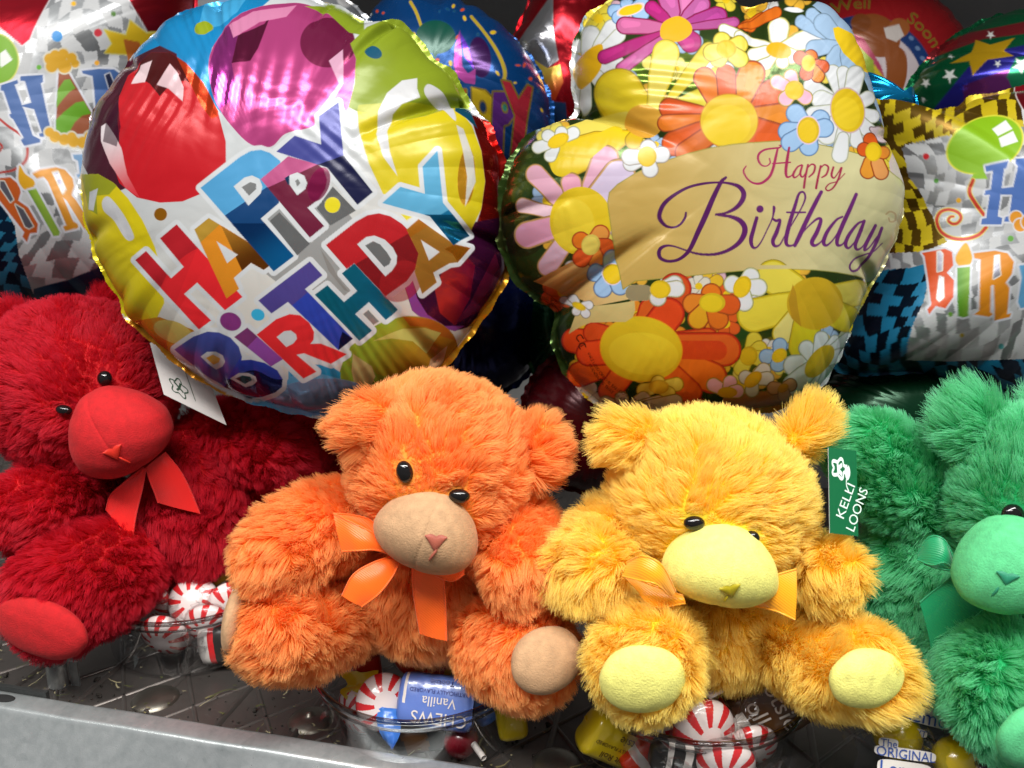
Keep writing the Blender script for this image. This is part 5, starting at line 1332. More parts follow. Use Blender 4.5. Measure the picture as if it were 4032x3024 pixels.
# grass clippings and grit swept along the lip
mb = MB(); g = np.random.default_rng(11)
for i in range(270):
    a = g.uniform(-34, 24); b = abs(g.normal(0, 3.0)) + .25; L = g.uniform(.3, 1.8) if g.random() < .3 else g.uniform(.08, .3)
    th = g.uniform(0, math.pi); p = SH(a, b, .15 + g.uniform(0, .1)); e = LU * math.cos(th) + LV * math.sin(th); s_ = np.cross(e, Z); w = g.uniform(.025, .07)
    cv = s_ * g.uniform(-.25, .25) * L; n = 5
    V = []
    for k in np.linspace(0, 1, n):
        q = p + e * L * (k - .5) + cv * (k - .5) ** 2 * 3 + Z * (.05 + .08 * g.random())
        V += [q - s_ * w * (1 - k * .7), q + s_ * w * (1 - k * .7)]
    mb.add(V, [(2 * k, 2 * k + 1, 2 * k + 3, 2 * k + 2) for k in range(n - 1)], int(g.integers(0, 3)))
for i in range(260):
    a = g.uniform(-36, 26); b = abs(g.normal(0, 3.5)) + .2; r = g.uniform(.03, .09) if g.random() > .06 else g.uniform(.12, .25)
    u, f = sph_grid(5, 6); u = u * (1 + .3 * g.normal(size=(len(u), 1)))
    mb.add(SH(a, b, .02 + r * .4) + u * np.array([r, r, r * .6]), f, 3)
o = mb.build('plant_clippings', [simple('dry_grass', lin('#77704a'), .8), simple('pale_grass', lin('#a49c78'), .8), simple('green_clipping', lin('#4c5226'), .8), simple('grit', (.03, .025, .02), .9)], None)
tag(o, 'dry grass clippings and grit scattered behind the shelf lip', 'debris', None, 'stuff')

# back of the bay and an unseen shelf added above to shade the back
bp_ = Q(2016, 1512, 88)
v = np.array([bp_ + LU * sx * 110 + Z * z for sx, z in ((-1, -60), (1, -60), (1, 70), (-1, 70))])
tag(obj('back_panel', v, [(0, 1, 2, 3)], WALLM, None, False, loc=bp_), 'plain grey metal back panel behind the balloons', 'panel', None, 'structure')
us = Q(2016, 1512, 70); us[2] = 62
mb = MB(); boxq([0, 90, 62], LU, LV, Z, 110, 38, .6); o = mb.build('shade_shelf', [GALV], None, smooth=False, loc=us)
tag(o, 'galvanised underside of the next shelf above the balloons', 'shelf', None, 'structure')
# ------------------------------------------------------------------ candy cups
CLEAR = clear_material('clear_plastic', (.90, .91, .92), .8, .05)
RIM = clear_material('clear_plastic_rim', (.50, .49, .49), 1.5, .06)
WRAP = clear_material('clear_wrapper', (.96, .96, .96), .85, .16)

def lathe(profile, c, nv=96):
    ph = np.linspace(0, 2 * math.pi, nv, endpoint=False)
    v = np.array([[c[0] + r * math.cos(t), c[1] + r * math.sin(t), c[2] + z] for r, z in profile for t in ph])
    return v, grid_faces(len(profile), nv, False, True)
CUPS = {}
cup_proto = None
def cup(key, X, Y, label, h=4.0, R=5.8):
    t = thing('candy_cup', (X, Y, .12), label, 'plastic cup', 'clear cups of wrapped candy')
    v, f = lathe([(r * R / 5.5, z) for r, z in [(.01, .02), (4.5, .02), (4.8, .1), (4.95, .4), (5.12, h - .8), (5.18, h - .62), (5.42, h - .55), (5.45, h - .1), (5.45, h)]], (X, Y, .12))
    obj('bowl', v, f, CLEAR, t)
    rr = [(R - .03 + .17 * math.cos(a), h + .15 * math.sin(a)) for a in np.linspace(0, 2 * math.pi, 11)]
    v, f = lathe(rr, (X, Y, .12))
    obj('rim', v, f, RIM, t)
    rr = [(R - .18 + .08 * math.cos(a), h - .58 + .07 * math.sin(a)) for a in np.linspace(0, 2 * math.pi, 9)]
    v, f = lathe(rr, (X, Y, .12))
    obj('step_ring', v, f, RIM, t)
    return t
cup('orange', -4.96, 41.8, 'clear plastic candy cup under the orange bear, vanilla chew showing')
cup('yellow', 9.6, 40.3, 'clear plastic candy cup under the yellow bear, brown candy roll showing', R=5.9)
cup('red', -20.9, 51.0, 'clear plastic candy cup between the red and orange bears, full of peppermints')
cup('green', 24.6, 37.6, 'clear plastic candy cup with lemon candies at the lower right corner')

# ------------------------------------------------------------------ candies
CW = simple('candy_white', lin('#e9dcd8'), .25, coat=.5); CR = simple('candy_red', lin('#d02a2e'), .25, coat=.5)
def glossy(name, hexc, rough=.3): return simple(name, lin(hexc), rough, bump=.25, bscale=160, coat=.35)
YW = glossy('yellow_wrapper', '#dcc01c'); OW = glossy('red_orange_wrapper', '#cc3418'); BW = glossy('blue_wrapper', '#5d78c0'); BB = glossy('bright_blue_wrapper', '#3f7ad0'); NAVY = simple('navy_print', lin('#2a2f7a'), .4)
BRW = glossy('brown_wrapper', '#5a3a1c'); WPR = glossy('white_wrapper', '#d9d3cc'); RPR = simple('red_print', lin('#c8321e'), .35); TXTB = simple('brown_print', lin('#4a2414'), .5); TXTW = simple('white_print', lin('#d8d0c8'), .4)
LEM = simple('lemon_candy', lin('#e2c21a'), .22, coat=.6); ORC = simple('orange_candy', lin('#d0421c'), .3, coat=.4); DKR = simple('dark_red_candy', lin('#7a1020'), .25, coat=.5)
DGR = simple('dark_print', lin('#2c2a28'), .4); GOLDW = glossy('gold_wrapper', '#a98a2c'); TXTBL = simple('blue_print', lin('#2f4f9c'), .4)

def twist(mb, p, d, B, L, w, m, seed, flare=1.6):
    """a crumpled fan of film leaving p along d"""
    g = np.random.default_rng(abs(int(seed)) + 1); n, k = 15, 6
    x = unit(np.cross(d, B)); y = unit(np.cross(d, x)); V = []
    for j, s in enumerate(np.linspace(0, 1, k)):
        for i, a in enumerate(np.linspace(-1, 1, n)):
            ww = w * (.18 + flare * s ** .8) * (1 if 1 else 0)
            V.append(p + d * L * s * (1 + .12 * math.sin(i * 2.1 + seed)) + x * a * ww + y * ww * (.34 * math.sin(i * 1.9 + seed) + .2 * g.normal() * s))
    mb.add(V, grid_faces(k, n), m)

def peppermint(px, py, d, r, roll, yaw, pitch, label, group='peppermint candies', wrapped=True):
    c = Q(px, py, d); B = view_frame(roll, yaw, pitch)
    t = thing('peppermint', c, label, 'candy', group)
    u, f = sph_grid(60, 240)
    v = c + (u * np.array([r, r, r * .48])) @ B.T
    ctr = v[f].mean(1) - c; loc = ctr @ B
    ang = np.arctan2(loc[:, 1], loc[:, 0]); rad = np.hypot(loc[:, 0], loc[:, 1]) / r
    mi = ((np.mod(ang * 9 / math.pi + rad * .9, 2) < .85) & (rad > .42)).astype(int)
    obj('sweet', v, f, [CW, CR], t, mi=mi)
    if wrapped:
        mb = MB()
        q = u * np.array([r * 1.06, r * 1.06, r * .56]) * (1 + .035 * snoise(u, 7, int(px)))[:, None]
        mb.add(c + q @ B.T, f)
        for sgn in (-1, 1):
            dirn = unit(B[:, 0] * sgn + .25 * B[:, 2])
            twist(mb, c + dirn * r * .98, dirn, B[:, 2], r * .75, r * .5, 0, int(px) % 50 + sgn)
        mb.build('wrapper', [WRAP], t)
    return t

def put_text(mb, body, fn, size, m, x0=0, y0=0, mirror=False):
    """letters laid on a surface: fn(x, y) -> world point"""
    v, f = text_mesh(body)
    w = v[:, 0].max()
    P = np.array([fn(x0 + (x - w / 2) * size, y0 + (y - .5) * size) for x, y in v])
    mb.add(P, f, m)

def roll_candy(name, px, py, d, L, r, roll, yaw, pitch, mats, label, group, texts=(), ends=True, band=None, flat=.75, tm=(0, 0)):
    """wrapped roll: axis along the local x; texts: (body, size, material slot, along, around(rad), spin deg)"""
    c = Q(px, py, d); B = view_frame(roll, yaw, pitch)
    t = thing(name, c, label, 'candy', group)
    nu, nv = 26, 40
    xs = np.linspace(-1, 1, nu); V = []
    for x in xs:
        rr = r * (1 - .10 * max(0, abs(x) - .82) / .18) * (1 if abs(x) < .995 else .8)
        for a in np.linspace(0, 2 * math.pi, nv, endpoint=False):
            ca, sa = math.cos(a), math.sin(a)
            k = 1 / (abs(ca) ** 3.2 + abs(sa) ** 3.2) ** (1 / 3.2)
            V.append([x * L / 2, rr * k * ca, rr * k * sa * flat])
    V = np.array(V); V += (.02 * r * snoise(V * 3, 2, int(px)))[:, None]
    f = grid_faces(nu, nv, False, True)
    mi = np.zeros(len(f), int)
    if band:
        cx_ = V[f].mean(1)[:, 0] / (L / 2)
        for lo, hi, m_ in band: mi[(cx_ > lo) & (cx_ < hi)] = m_
    mb = MB(); mb.add(c + V @ B.T, f, 0); mb.m = list(mi)
    for e in (0, nu - 1):
        ids = [e * nv + i for i in range(nv)]
        mb.f.append(tuple(ids)); mb.m.append(int(mi[0] if e == 0 else mi[-1]))
    for (body, size, m_, al, ar, spin) in texts:
        sp = math.radians(spin)
        def fn(x, y):
            X = x * math.cos(sp) - y * math.sin(sp) + al; Y = x * math.sin(sp) + y * math.cos(sp) + ar
            hgt = r * flat * (1 - .12 * (Y / r) ** 4) + .035
            return c + B @ np.array([X, Y, hgt])
        put_text(mb, body, fn, size, m_)
    body_ = mb.build('wrapped_body', mats, t)
    if ends:
        for sgn in (-1, 1):
            tw = MB(); twist(tw, c + B[:, 0] * sgn * L / 2 * .98, unit(B[:, 0] * sgn + .15 * B[:, 2]), B[:, 2], r * 1.3, r * .75, 0, int(px) % 40 + sgn)
            tw.build('twisted_end', [mats[tm[0 if sgn < 0 else 1]]], t)
    return t

def ball_candy(name, px, py, d, r, m, label, group, wrap=True, twm=None, ang=20):
    c = Q(px, py, d); t = thing(name, c, label, 'candy', group)
    u, f = sph_grid(24, 32)
    obj('sweet', c + u * r, f, m, t)
    if wrap:
        mb = MB(); mb.add(c + u * r * (1.07 + .05 * snoise(u, 6, int(px)))[:, None], f)
        B = view_frame(ang)
        for sgn in (-1, 1): twist(mb, c + B[:, 0] * sgn * r, unit(B[:, 0] * sgn + .3 * B[:, 2]), B[:, 2], r * 1.0, r * .6, 0, int(px) % 30 + sgn)
        mb.build('wrapper', [twm or WRAP], t)
    return t

def scrap(name, pts, m, label, group, seed=0, thick=.02):
    """a loose twisted end or folded piece of film: rows of px, py, d on two edges"""
    a = catmull([Q(*p) for p in pts[0]], 5); b = catmull([Q(*p) for p in pts[1]], 5)
    n = min(len(a), len(b)); s = np.linspace(0, 1, 8)
    v = a[:n, None] * (1 - s)[None, :, None] + b[:n, None] * s[None, :, None]
    g = np.random.default_rng(seed)
    v = v + BACK * (.10 * np.sin(s * 9 + seed)[None, :, None] + .05 * g.normal(size=(n, 8, 1)))
    top = v.reshape(-1, 3); F = [tuple(x) for x in grid_faces(n, 8)]
    mb = MB().add(top, F).add(top - BACK * thick, [x[::-1] for x in F])
    o = mb.build(name, [m], None, loc=top.mean(0))
    return tag(o, label, 'candy', group)

G1 = 'wrapped candies in the clear cups'
# cup between red and orange
peppermint(615, 2365, 54.5, 1.35, -30, -40, 10, 'peppermint tilted on edge beside the red bear leg, leftmost of its cup')
peppermint(762, 2368, 54.0, 1.55, 10, 5, -25, 'wrapped peppermint lying face up in the middle of the red bear cup')
peppermint(905, 2375, 54.2, 1.4, 20, 30, 0, 'peppermint half hidden behind the orange bear left foot')
peppermint(650, 2500, 52.0, 1.5, -10, -15, 30, 'lower peppermint seen through the cup wall below the other peppermints')
peppermint(820, 2455, 52.5, 1.4, 20, 15, 25, 'second peppermint behind the cup wall, just under the rim')
roll_candy('wrapped_candy', 800, 2270, 56, 4.6, 1.3, -35, 0, -20, [GOLDW, WPR, TXTBL], 'gold and white wrapped candy with blue lettering behind the peppermints', G1, [('tooth', .6, 2, -.7, .1, 0)], band=[(-.75, .2, 1)], ends=False)
roll_candy('candy_roll', 935, 2520, 52.6, 4.4, 1.25, -5, 0, 10, [DGR, CR, TXTW, WPR], 'dark candy roll with white upside down lettering behind the cup wall', G1, [('oll', .62, 2, -.2, .35, 180), ('otsie', .55, 2, .2, -.35, 180)], band=[(-1, -.7, 3), (-.7, -.5, 1)], ends=False)
# cup under the orange bear
scrap('wrapper_twist', ([(1335, 2650, 47.2), (1370, 2690, 46.8), (1340, 2720, 46.4), (1375, 2760, 46.2)], [(1490, 2640, 46.6), (1480, 2690, 46.2), (1450, 2710, 46.2), (1420, 2740, 46)]), YW, 'crumpled yellow wrapper twist at the left of the vanilla chew cup', G1, 2)
roll_candy('wrapped_candy', 1440, 2580, 48, 3.0, .8, 82, 0, -10, [YW, OW], 'red and yellow wrapped candy behind the yellow twist', G1, band=[(-.6, .7, 1)], ends=False)
ball_candy('orange_candy', 1640, 2575, 47.5, 1.25, ORC, 'round orange candy under the orange bear bottom', G1)
peppermint(1512, 2765, 45.2, 1.5, 10, 15, -18, 'bright peppermint beside the blue vanilla chew', wrapped=False)
roll_candy('vanilla_chew', 1722, 2762, 44.6, 4.0, 1.35, 4, -8, -18, [BW, NAVY, TXTW], 'blue vanilla chew with upside down white lettering', G1,
           [('CHEWS', .62, 2, .35, -.82, 180), ('Vanilla', .5, 2, .25, -.02, 180), ('ARTIFICIALLY FLAVORED', .2, 1, .2, .5, 180), ('Tootsie', .3, 1, .3, .98, 180)], band=[(-.86, -.80, 2)], flat=.62, ends=False)
scrap('wrapper_twist', ([(1475, 2775, 44.6), (1480, 2830, 44.2), (1500, 2900, 43.8), (1540, 2945, 43.6)], [(1590, 2800, 44.2), (1580, 2840, 44.0), (1575, 2890, 43.7), (1545, 2950, 43.6)]), BB, 'bright blue wrapper end of the vanilla chew pressed on the cup wall', G1, 5)
scrap('wrapper_piece', ([(1610, 2690, 46.4), (1650, 2680, 46.2), (1720, 2680, 46.2)], [(1620, 2720, 46), (1660, 2712, 45.8), (1730, 2705, 45.8)]), YW, 'small yellow wrapper piece above the vanilla chew', G1, 7)
roll_candy('wrapped_candy', 1895, 2715, 46.2, 3.2, 1.2, 55, 0, -10, [BB, WPR], 'blue wrapped candy at the right end of the vanilla chew', G1, band=[(-.3, .0, 1)], ends=False)
t_ = ball_candy('lollipop', 1815, 2915, 44.9, .95, DKR, 'dark red lollipop with a white stick at the bottom of the cup', G1, wrap=False)
mb = MB(); p0 = Q(1865, 2930, 44.2); p1 = Q(1905, 2985, 43.4)
T = unit(p1 - p0); X = unit(np.cross(T, BACK)); Y_ = np.cross(T, X); ph = np.linspace(0, 2 * math.pi, 12, endpoint=False)
mb.add(np.concatenate([p + .17 * (np.cos(ph)[:, None] * X + np.sin(ph)[:, None] * Y_) for p in (p0, p1)]), grid_faces(2, 12, False, True)); mb.build('stick', [WPR], t_)
roll_candy('wrapped_candy', 2010, 2815, 45.5, 2.4, .8, 80, 0, 0, [YW], 'small yellow wrapped candy against the right wall of the vanilla chew cup', G1, ends=False)
# cup under the yellow bear
roll_candy('candy_roll', 3040, 2755, 44.2, 5.2, 1.75, -35, -10, -10, [BRW, RPR, TXTW, WPR], 'big brown candy roll with white lettering and a red band', G1,
           [('otsie', .9, 2, .45, -.1, -95), ('oll', .9, 2, -.75, .2, -95)], band=[(-1, -.86, 3), (-.86, -.74, 1), (.74, .86, 1)], ends=False)
scrap('wrapper_twist', ([(2800, 2860, 42.6), (2870, 2840, 42.6), (2920, 2800, 43.2)], [(2940, 2930, 42.2), (2965, 2900, 42.2), (2975, 2880, 43)]), WPR, 'white twisted wrapper end of the brown candy roll', G1, 3)
peppermint(2770, 2885, 41.6, 1.7, -20, 15, 15, 'peppermint with red stripes in the middle of the yellow bear cup')
scrap('wrapper_piece', ([(2670, 2790, 42.6), (2740, 2775, 42.2), (2815, 2800, 42)], [(2690, 2810, 42.3), (2740, 2810, 41.9), (2800, 2850, 41.6)]), YW, 'torn strip of yellow wrapper above the peppermint', G1, 9)
peppermint(2600, 2880, 42.6, 1.3, 20, -30, 10, 'clear wrapped peppermint at the left of the torn yellow strip')
roll_candy('fruit_roll', 2425, 2915, 43.2, 3.8, 1.15, 30, 20, 5, [YW, TXTB, TXTW], 'yellow fruit roll with brown lettering seen through the left cup wall', G1,
           [('Tootsie', .46, 1, .5, .5, 180), ('Fruit Roll', .36, 1, -.1, -.55, 180), ('ARTIFICIALLY FLAVORED', .2, 1, -.1, .0, 180)], band=[(.2, 1, 0)], ends=False)
roll_candy('wrapped_candy', 2700, 2990, 40.8, 3.4, .75, 12, 0, 0, [DGR, WPR], 'dark wrapped candy with pale stripes under the cup rim', G1, band=[(-.6, -.4, 1), (-.1, .1, 1), (.4, .6, 1)], ends=False)
peppermint(2850, 3010, 40.6, 1.5, 0, 0, 30, 'lowest peppermint of the yellow bear cup, below the rim')
scrap('wrapper_piece', ([(2360, 2810, 43), (2400, 2860, 42.6), (2440, 2900, 42.4)], [(2300, 2820, 43), (2330, 2870, 42.8), (2380, 2920, 42.4)]), YW, 'yellow wrapper scrap beside the left foot of the yellow bear', G1, 4)
for px, py, d, r_, ro, ya, pi_, lb in ((1400, 2800, 46.6, 1.25, 15, -35, 20, 'peppermint in shade at the left wall of the vanilla chew cup'), (2960, 2935, 42.0, 1.3, 35, 25, 20, 'peppermint leaning on the right wall under the brown roll')):
    peppermint(px, py, d, r_, ro, ya, pi_, lb)
roll_candy('wrapped_candy', 1640, 2900, 45.6, 3.2, .85, -12, 0, 20, [DGR, BRW, WPR], 'dark wrapped candy at the bottom of the vanilla chew cup', G1, band=[(-.4, .4, 1)], ends=False)
roll_candy('wrapped_candy', 1770, 2660, 47.0, 2.8, .8, 25, 0, -15, [OW, YW, WPR], 'red wrapped candy half hidden under the orange bear belly', G1, band=[(-.3, .3, 1)])
roll_candy('wrapped_candy', 2560, 2960, 42.6, 3.0, .85, -40, 0, 10, [OW, WPR], 'red wrapped candy between the fruit roll and the dark striped candy', G1, band=[(-.5, -.2, 1)], ends=False)
# cup under the green bear
def lemon_sleeve(px, py, d, w, h, roll, body, size, label):
    c = Q(px, py, d); B = view_frame(roll, 0, -10); t = thing('lemon_candy_sleeve', c, label, 'candy', G1); mb = MB(); n, m_ = 14, 8
    V = [c + B @ np.array([x * w / 2 * (1 + .05 * math.sin(y * 5)), y * h / 2 + .12 * math.sin(x * 4), .25 * math.cos(x * 1.4) + .09 * math.sin(x * 11 + y * 6)]) for x in np.linspace(-1, 1, n) for y in np.linspace(-1, 1, m_)]
    mb.add(V, grid_faces(n, m_), 0)
    for b_, sz, m2, x0, y0 in body:
        ww = text_mesh(b_)[0][:, 0].max() * sz * .5 + .06; hh = sz * .56
        ring = [(ww * math.copysign(abs(math.cos(a)) ** .5, math.cos(a)), hh * math.copysign(abs(math.sin(a)) ** .5, math.sin(a))) for a in np.linspace(0, 2 * math.pi, 28, endpoint=False)]
        mb.add([c + B @ np.array([x0 + p, y0 + q, .25 * math.cos((x0 + p) / w * 2 * 1.4) + .12]) for p, q in ring], [tuple(range(28))], 3)
        put_text(mb, b_, lambda x, y: c + B @ np.array([x, y, .25 * math.cos(x / w * 2 * 1.4) + .16]), sz, m2, x0, y0)
    mb.build('film', [CLEAR2, TXTBL, YW, WPR], t)
    return t
CLEAR2 = clear_material('printed_film', (.86, .9, .95), .8, .2)
ball_candy('lemon_candy', 3535, 2895, 40.5, 1.12, LEM, 'round yellow lemon candy below the yellow bear right foot', G1)
ball_candy('lemon_candy', 3760, 2990, 39.2, 1.0, LEM, 'lemon candy beside the green bear foot at the bottom edge', G1)
lemon_sleeve(3560, 2985, 38.6, 4.4, 1.7, 8, [('The', .34, 1, -.9, .62), ('ORIGINAL', .42, 1, -.1, .25), ('Lemon', .62, 1, -.1, -.42)], 1, 'clear candy sleeve printed The ORIGINAL in blue at the bottom edge')
lemon_sleeve(3660, 2830, 40.2, 4.4, 2.0, 14, [('Lemon', .7, 1, -.2, .1), ('WT', .3, 1, -.6, -.7)], 1, 'crumpled clear candy sleeve with pale blue print behind the lemon candy')
scrap('wrapper_twist', ([(3760, 2840, 39.6), (3740, 2900, 39.4), (3700, 2950, 39.2)], [(3800, 2860, 39.4), (3790, 2920, 39.2), (3770, 2970, 39)]), YW, 'yellow wrapper twist beside the green bear foot', G1, 6)

# ------------------------------------------------------------------ tags
PAPER = simple('white_card', lin('#d8d4d0'), .55); GREENC = simple('green_card', lin('#0d5c36'), .35); INKG = simple('green_ink', lin('#274a32'), .5); INKW = simple('white_ink', lin('#cfe0d6'), .5); INKK = simple('black_ink', lin('#33312f'), .6); LABELM = simple('care_label_satin', lin('#c9c2c0'), .5, sheen=.2)
def quad_surface(c4):
    A_, B_, C_, D_ = [np.asarray(Q(*p)) for p in c4]                       # tl, tr, br, bl
    n = unit(np.cross(D_ - A_, B_ - A_)); n = n if np.dot(n, CAM - A_) > 0 else -n
    def fn(u, v, off=0.0): return (A_ * (1 - u) * (1 - v) + B_ * u * (1 - v) + C_ * u * v + D_ * (1 - u) * v) + n * off
    return fn
def card(name, parent, c4, mats, draw=None, curl=.0, thick=.04):
    fn = quad_surface(c4); mb = MB(); n = 10
    def sf(u, v, off=0.0): return fn(u, v, off + curl * math.sin(math.pi * u) + curl * .5 * math.sin(math.pi * v))
    V = [sf(u, v) for u in np.linspace(0, 1, n) for v in np.linspace(0, 1, n)]
    F = [tuple(x) for x in grid_faces(n, n)]
    mb.add(V, F, 0); mb.add([sf(u, v, -thick) for u in np.linspace(0, 1, n) for v in np.linspace(0, 1, n)], [x[::-1] for x in F], 1)
    if draw: draw(mb, sf)
    return mb.build(name, mats, parent)
def stroke_on(mb, sf, pts, w, m, off=.02):
    p = catmull(pts, 6) if len(pts) > 2 else np.array(pts, float)
    T = unit(np.gradient(p, axis=0)); N_ = np.stack([-T[:, 1], T[:, 0]], 1)
    V = []
    for q, n in zip(p, N_): V += [sf(*(q - n * w), off), sf(*(q + n * w), off)]
    mb.add(V, [(2 * k, 2 * k + 1, 2 * k + 3, 2 * k + 2) for k in range(len(p) - 1)], m)
def clover(cx, cy, r, asp):
    return [(cx + r * (1 + .22 * math.cos(5 * a)) * math.cos(a), cy + asp * r * (1 + .22 * math.cos(5 * a)) * math.sin(a)) for a in np.linspace(0, 2 * math.pi, 41)]
def yellow_tag(mb, sf):
    def tx(body, L, H, u0, v0):                                             # lettering runs up the tag, slanting; frame pixels
        v, f = text_mesh(body); k = L / v[:, 0].max(); a = np.array([.34, -.94]); n = np.array([-.94, -.34])
        P = []
        for x, y in v:
            q = a * x * k + n * y * H
            P.append(sf(u0 + q[0] / 112, v0 + q[1] / 342, .02))
        mb.add(P, f, 2)
    tx('KELLI', 150, 34, .46, .84); tx('LOONS', 185, 36, .82, .97)
    stroke_on(mb, sf, clover(.36, .24, .24, .42), .022, 2)
    stroke_on(mb, sf, [(.30, .16), (.32, .32)], .03, 2); stroke_on(mb, sf, [(.46, .19), (.33, .25), (.46, .31)], .028, 2)
    stroke_on(mb, sf, [(.66, .22), (.70, .27), (.64, .32), (.60, .26), (.66, .22)], .05, 2); stroke_on(mb, sf, [(.62, .33), (.60, .42), (.68, .5)], .014, 2)
def red_tag(mb, sf):
    stroke_on(mb, sf, clover(.32, .74, .13, 1.0), .010, 2); stroke_on(mb, sf, [(.26, .66), (.38, .80)], .016, 2); stroke_on(mb, sf, [(.38, .66), (.33, .74), (.27, .8)], .016, 2)
    stroke_on(mb, sf, [(.56, .3), (.56, .86)], .006, 2)
card('hang_tag', BEARS['yellow']['obj'], [(3262, 1762, 39.6), (3372, 1775, 40.2), (3380, 2112, 38.6), (3268, 2098, 38.0)], [GREENC, PAPER, INKW], yellow_tag)
card('hang_tag', BEARS['red']['obj'], [(590, 1350, 51.6), (760, 1330, 52.4), (892, 1674, 51.2), (645, 1553, 50.4)], [PAPER, PAPER, INKG], red_tag)
def lines(rows, size, u0, v0, dv, m=2, rot=0, asp=1.0):
    def dr(mb, sf):
        for k, body in enumerate(rows):
            v, f = text_mesh(body)
            P = [sf(u0 + x * size + rot * k, v0 + k * dv - y * size * asp, .02) for x, y in v]
            mb.add(P, f, m)
    return dr
card('care_label', BEARS['yellow']['obj'], [(2770, 2730, 41.9), (2965, 2655, 42.6), (2985, 2660, 42.4), (2795, 2752, 41.4)], [LABELM, LABELM, INKK], lines(['lllll llll'], .06, .3, .7, .2, asp=6), curl=.05)
card('care_label', BEARS['green']['obj'], [(3610, 2635, 41.0), (3830, 2665, 40.8), (3800, 2790, 39.2), (3560, 2765, 39.4)], [LABELM, LABELM, INKK], lines(['NTRY,CA917', '0683(CN)M', 'HINA', 'AZYTOYS.COM'], .085, .18, .38, .18, asp=1.6), curl=.12)

# ------------------------------------------------------------------ balloons further back
HOLO = foil_material('holographic_foil', .24, .42, .10)
L1 = TR(0, 0, 2.7657); L2 = TR(0, 550, 2.5517); R1_ = TR(3400, 350, 2.3703); R2_ = TR(3300, 900, 2.0738)
def checker(A, c0, ang, cell=62, c1=None, c2=None, m1=.15, m2=1.0, only=None):
    """skewed holographic chequer print"""
    P = A.P - np.asarray(c0); a = math.radians(ang)
    x = P[:, 0] * math.cos(a) + P[:, 1] * math.sin(a); y = -P[:, 0] * math.sin(a) + P[:, 1] * math.cos(a)
    x = x + 38 * np.sin(y * .011 + 1) + 20 * np.sin(x * .02 + y * .013); y = y + 42 * np.sin(x * .009) + 16 * np.sin(y * .021 - x * .01)
    iy = np.floor(y / (cell * 1.05)); shift = 0
    ix = np.floor(x / cell + shift + .25 * np.sin(iy * 2.2) + .1 * y / cell * np.sin(iy * 1.3) * .4)
    k = np.mod(ix + iy, 2) < .5
    rnd = np.mod(np.sin(ix * 12.9898 + iy * 78.233) * 43758.5, 1)
    c1 = lin('#c9cbcc') if c1 is None else c1; c2 = lin('#cdd0d2') if c2 is None else c2
    col = np.where(k[:, None], c1 * (.72 + .22 * rnd[:, None]), c2 * (.42 + .42 * rnd[:, None])); met = np.where(k, .05 + .25 * (rnd > .75), m2 * .72)
    sel = np.ones(len(P), bool) if only is None else only(A.P)
    A.c[sel] = col[sel]; A.m[sel] = met[sel]
def inpoly(pts):
    p = np.asarray(pts, float); E_ = np.concatenate([p, np.roll(p, -1, 0)], 1)
    return lambda P: Art.esdf(P, E_) < 0
BLUEL = lin('#3f5f96'); OUT = (8, lin('#c7cad2'), .2)
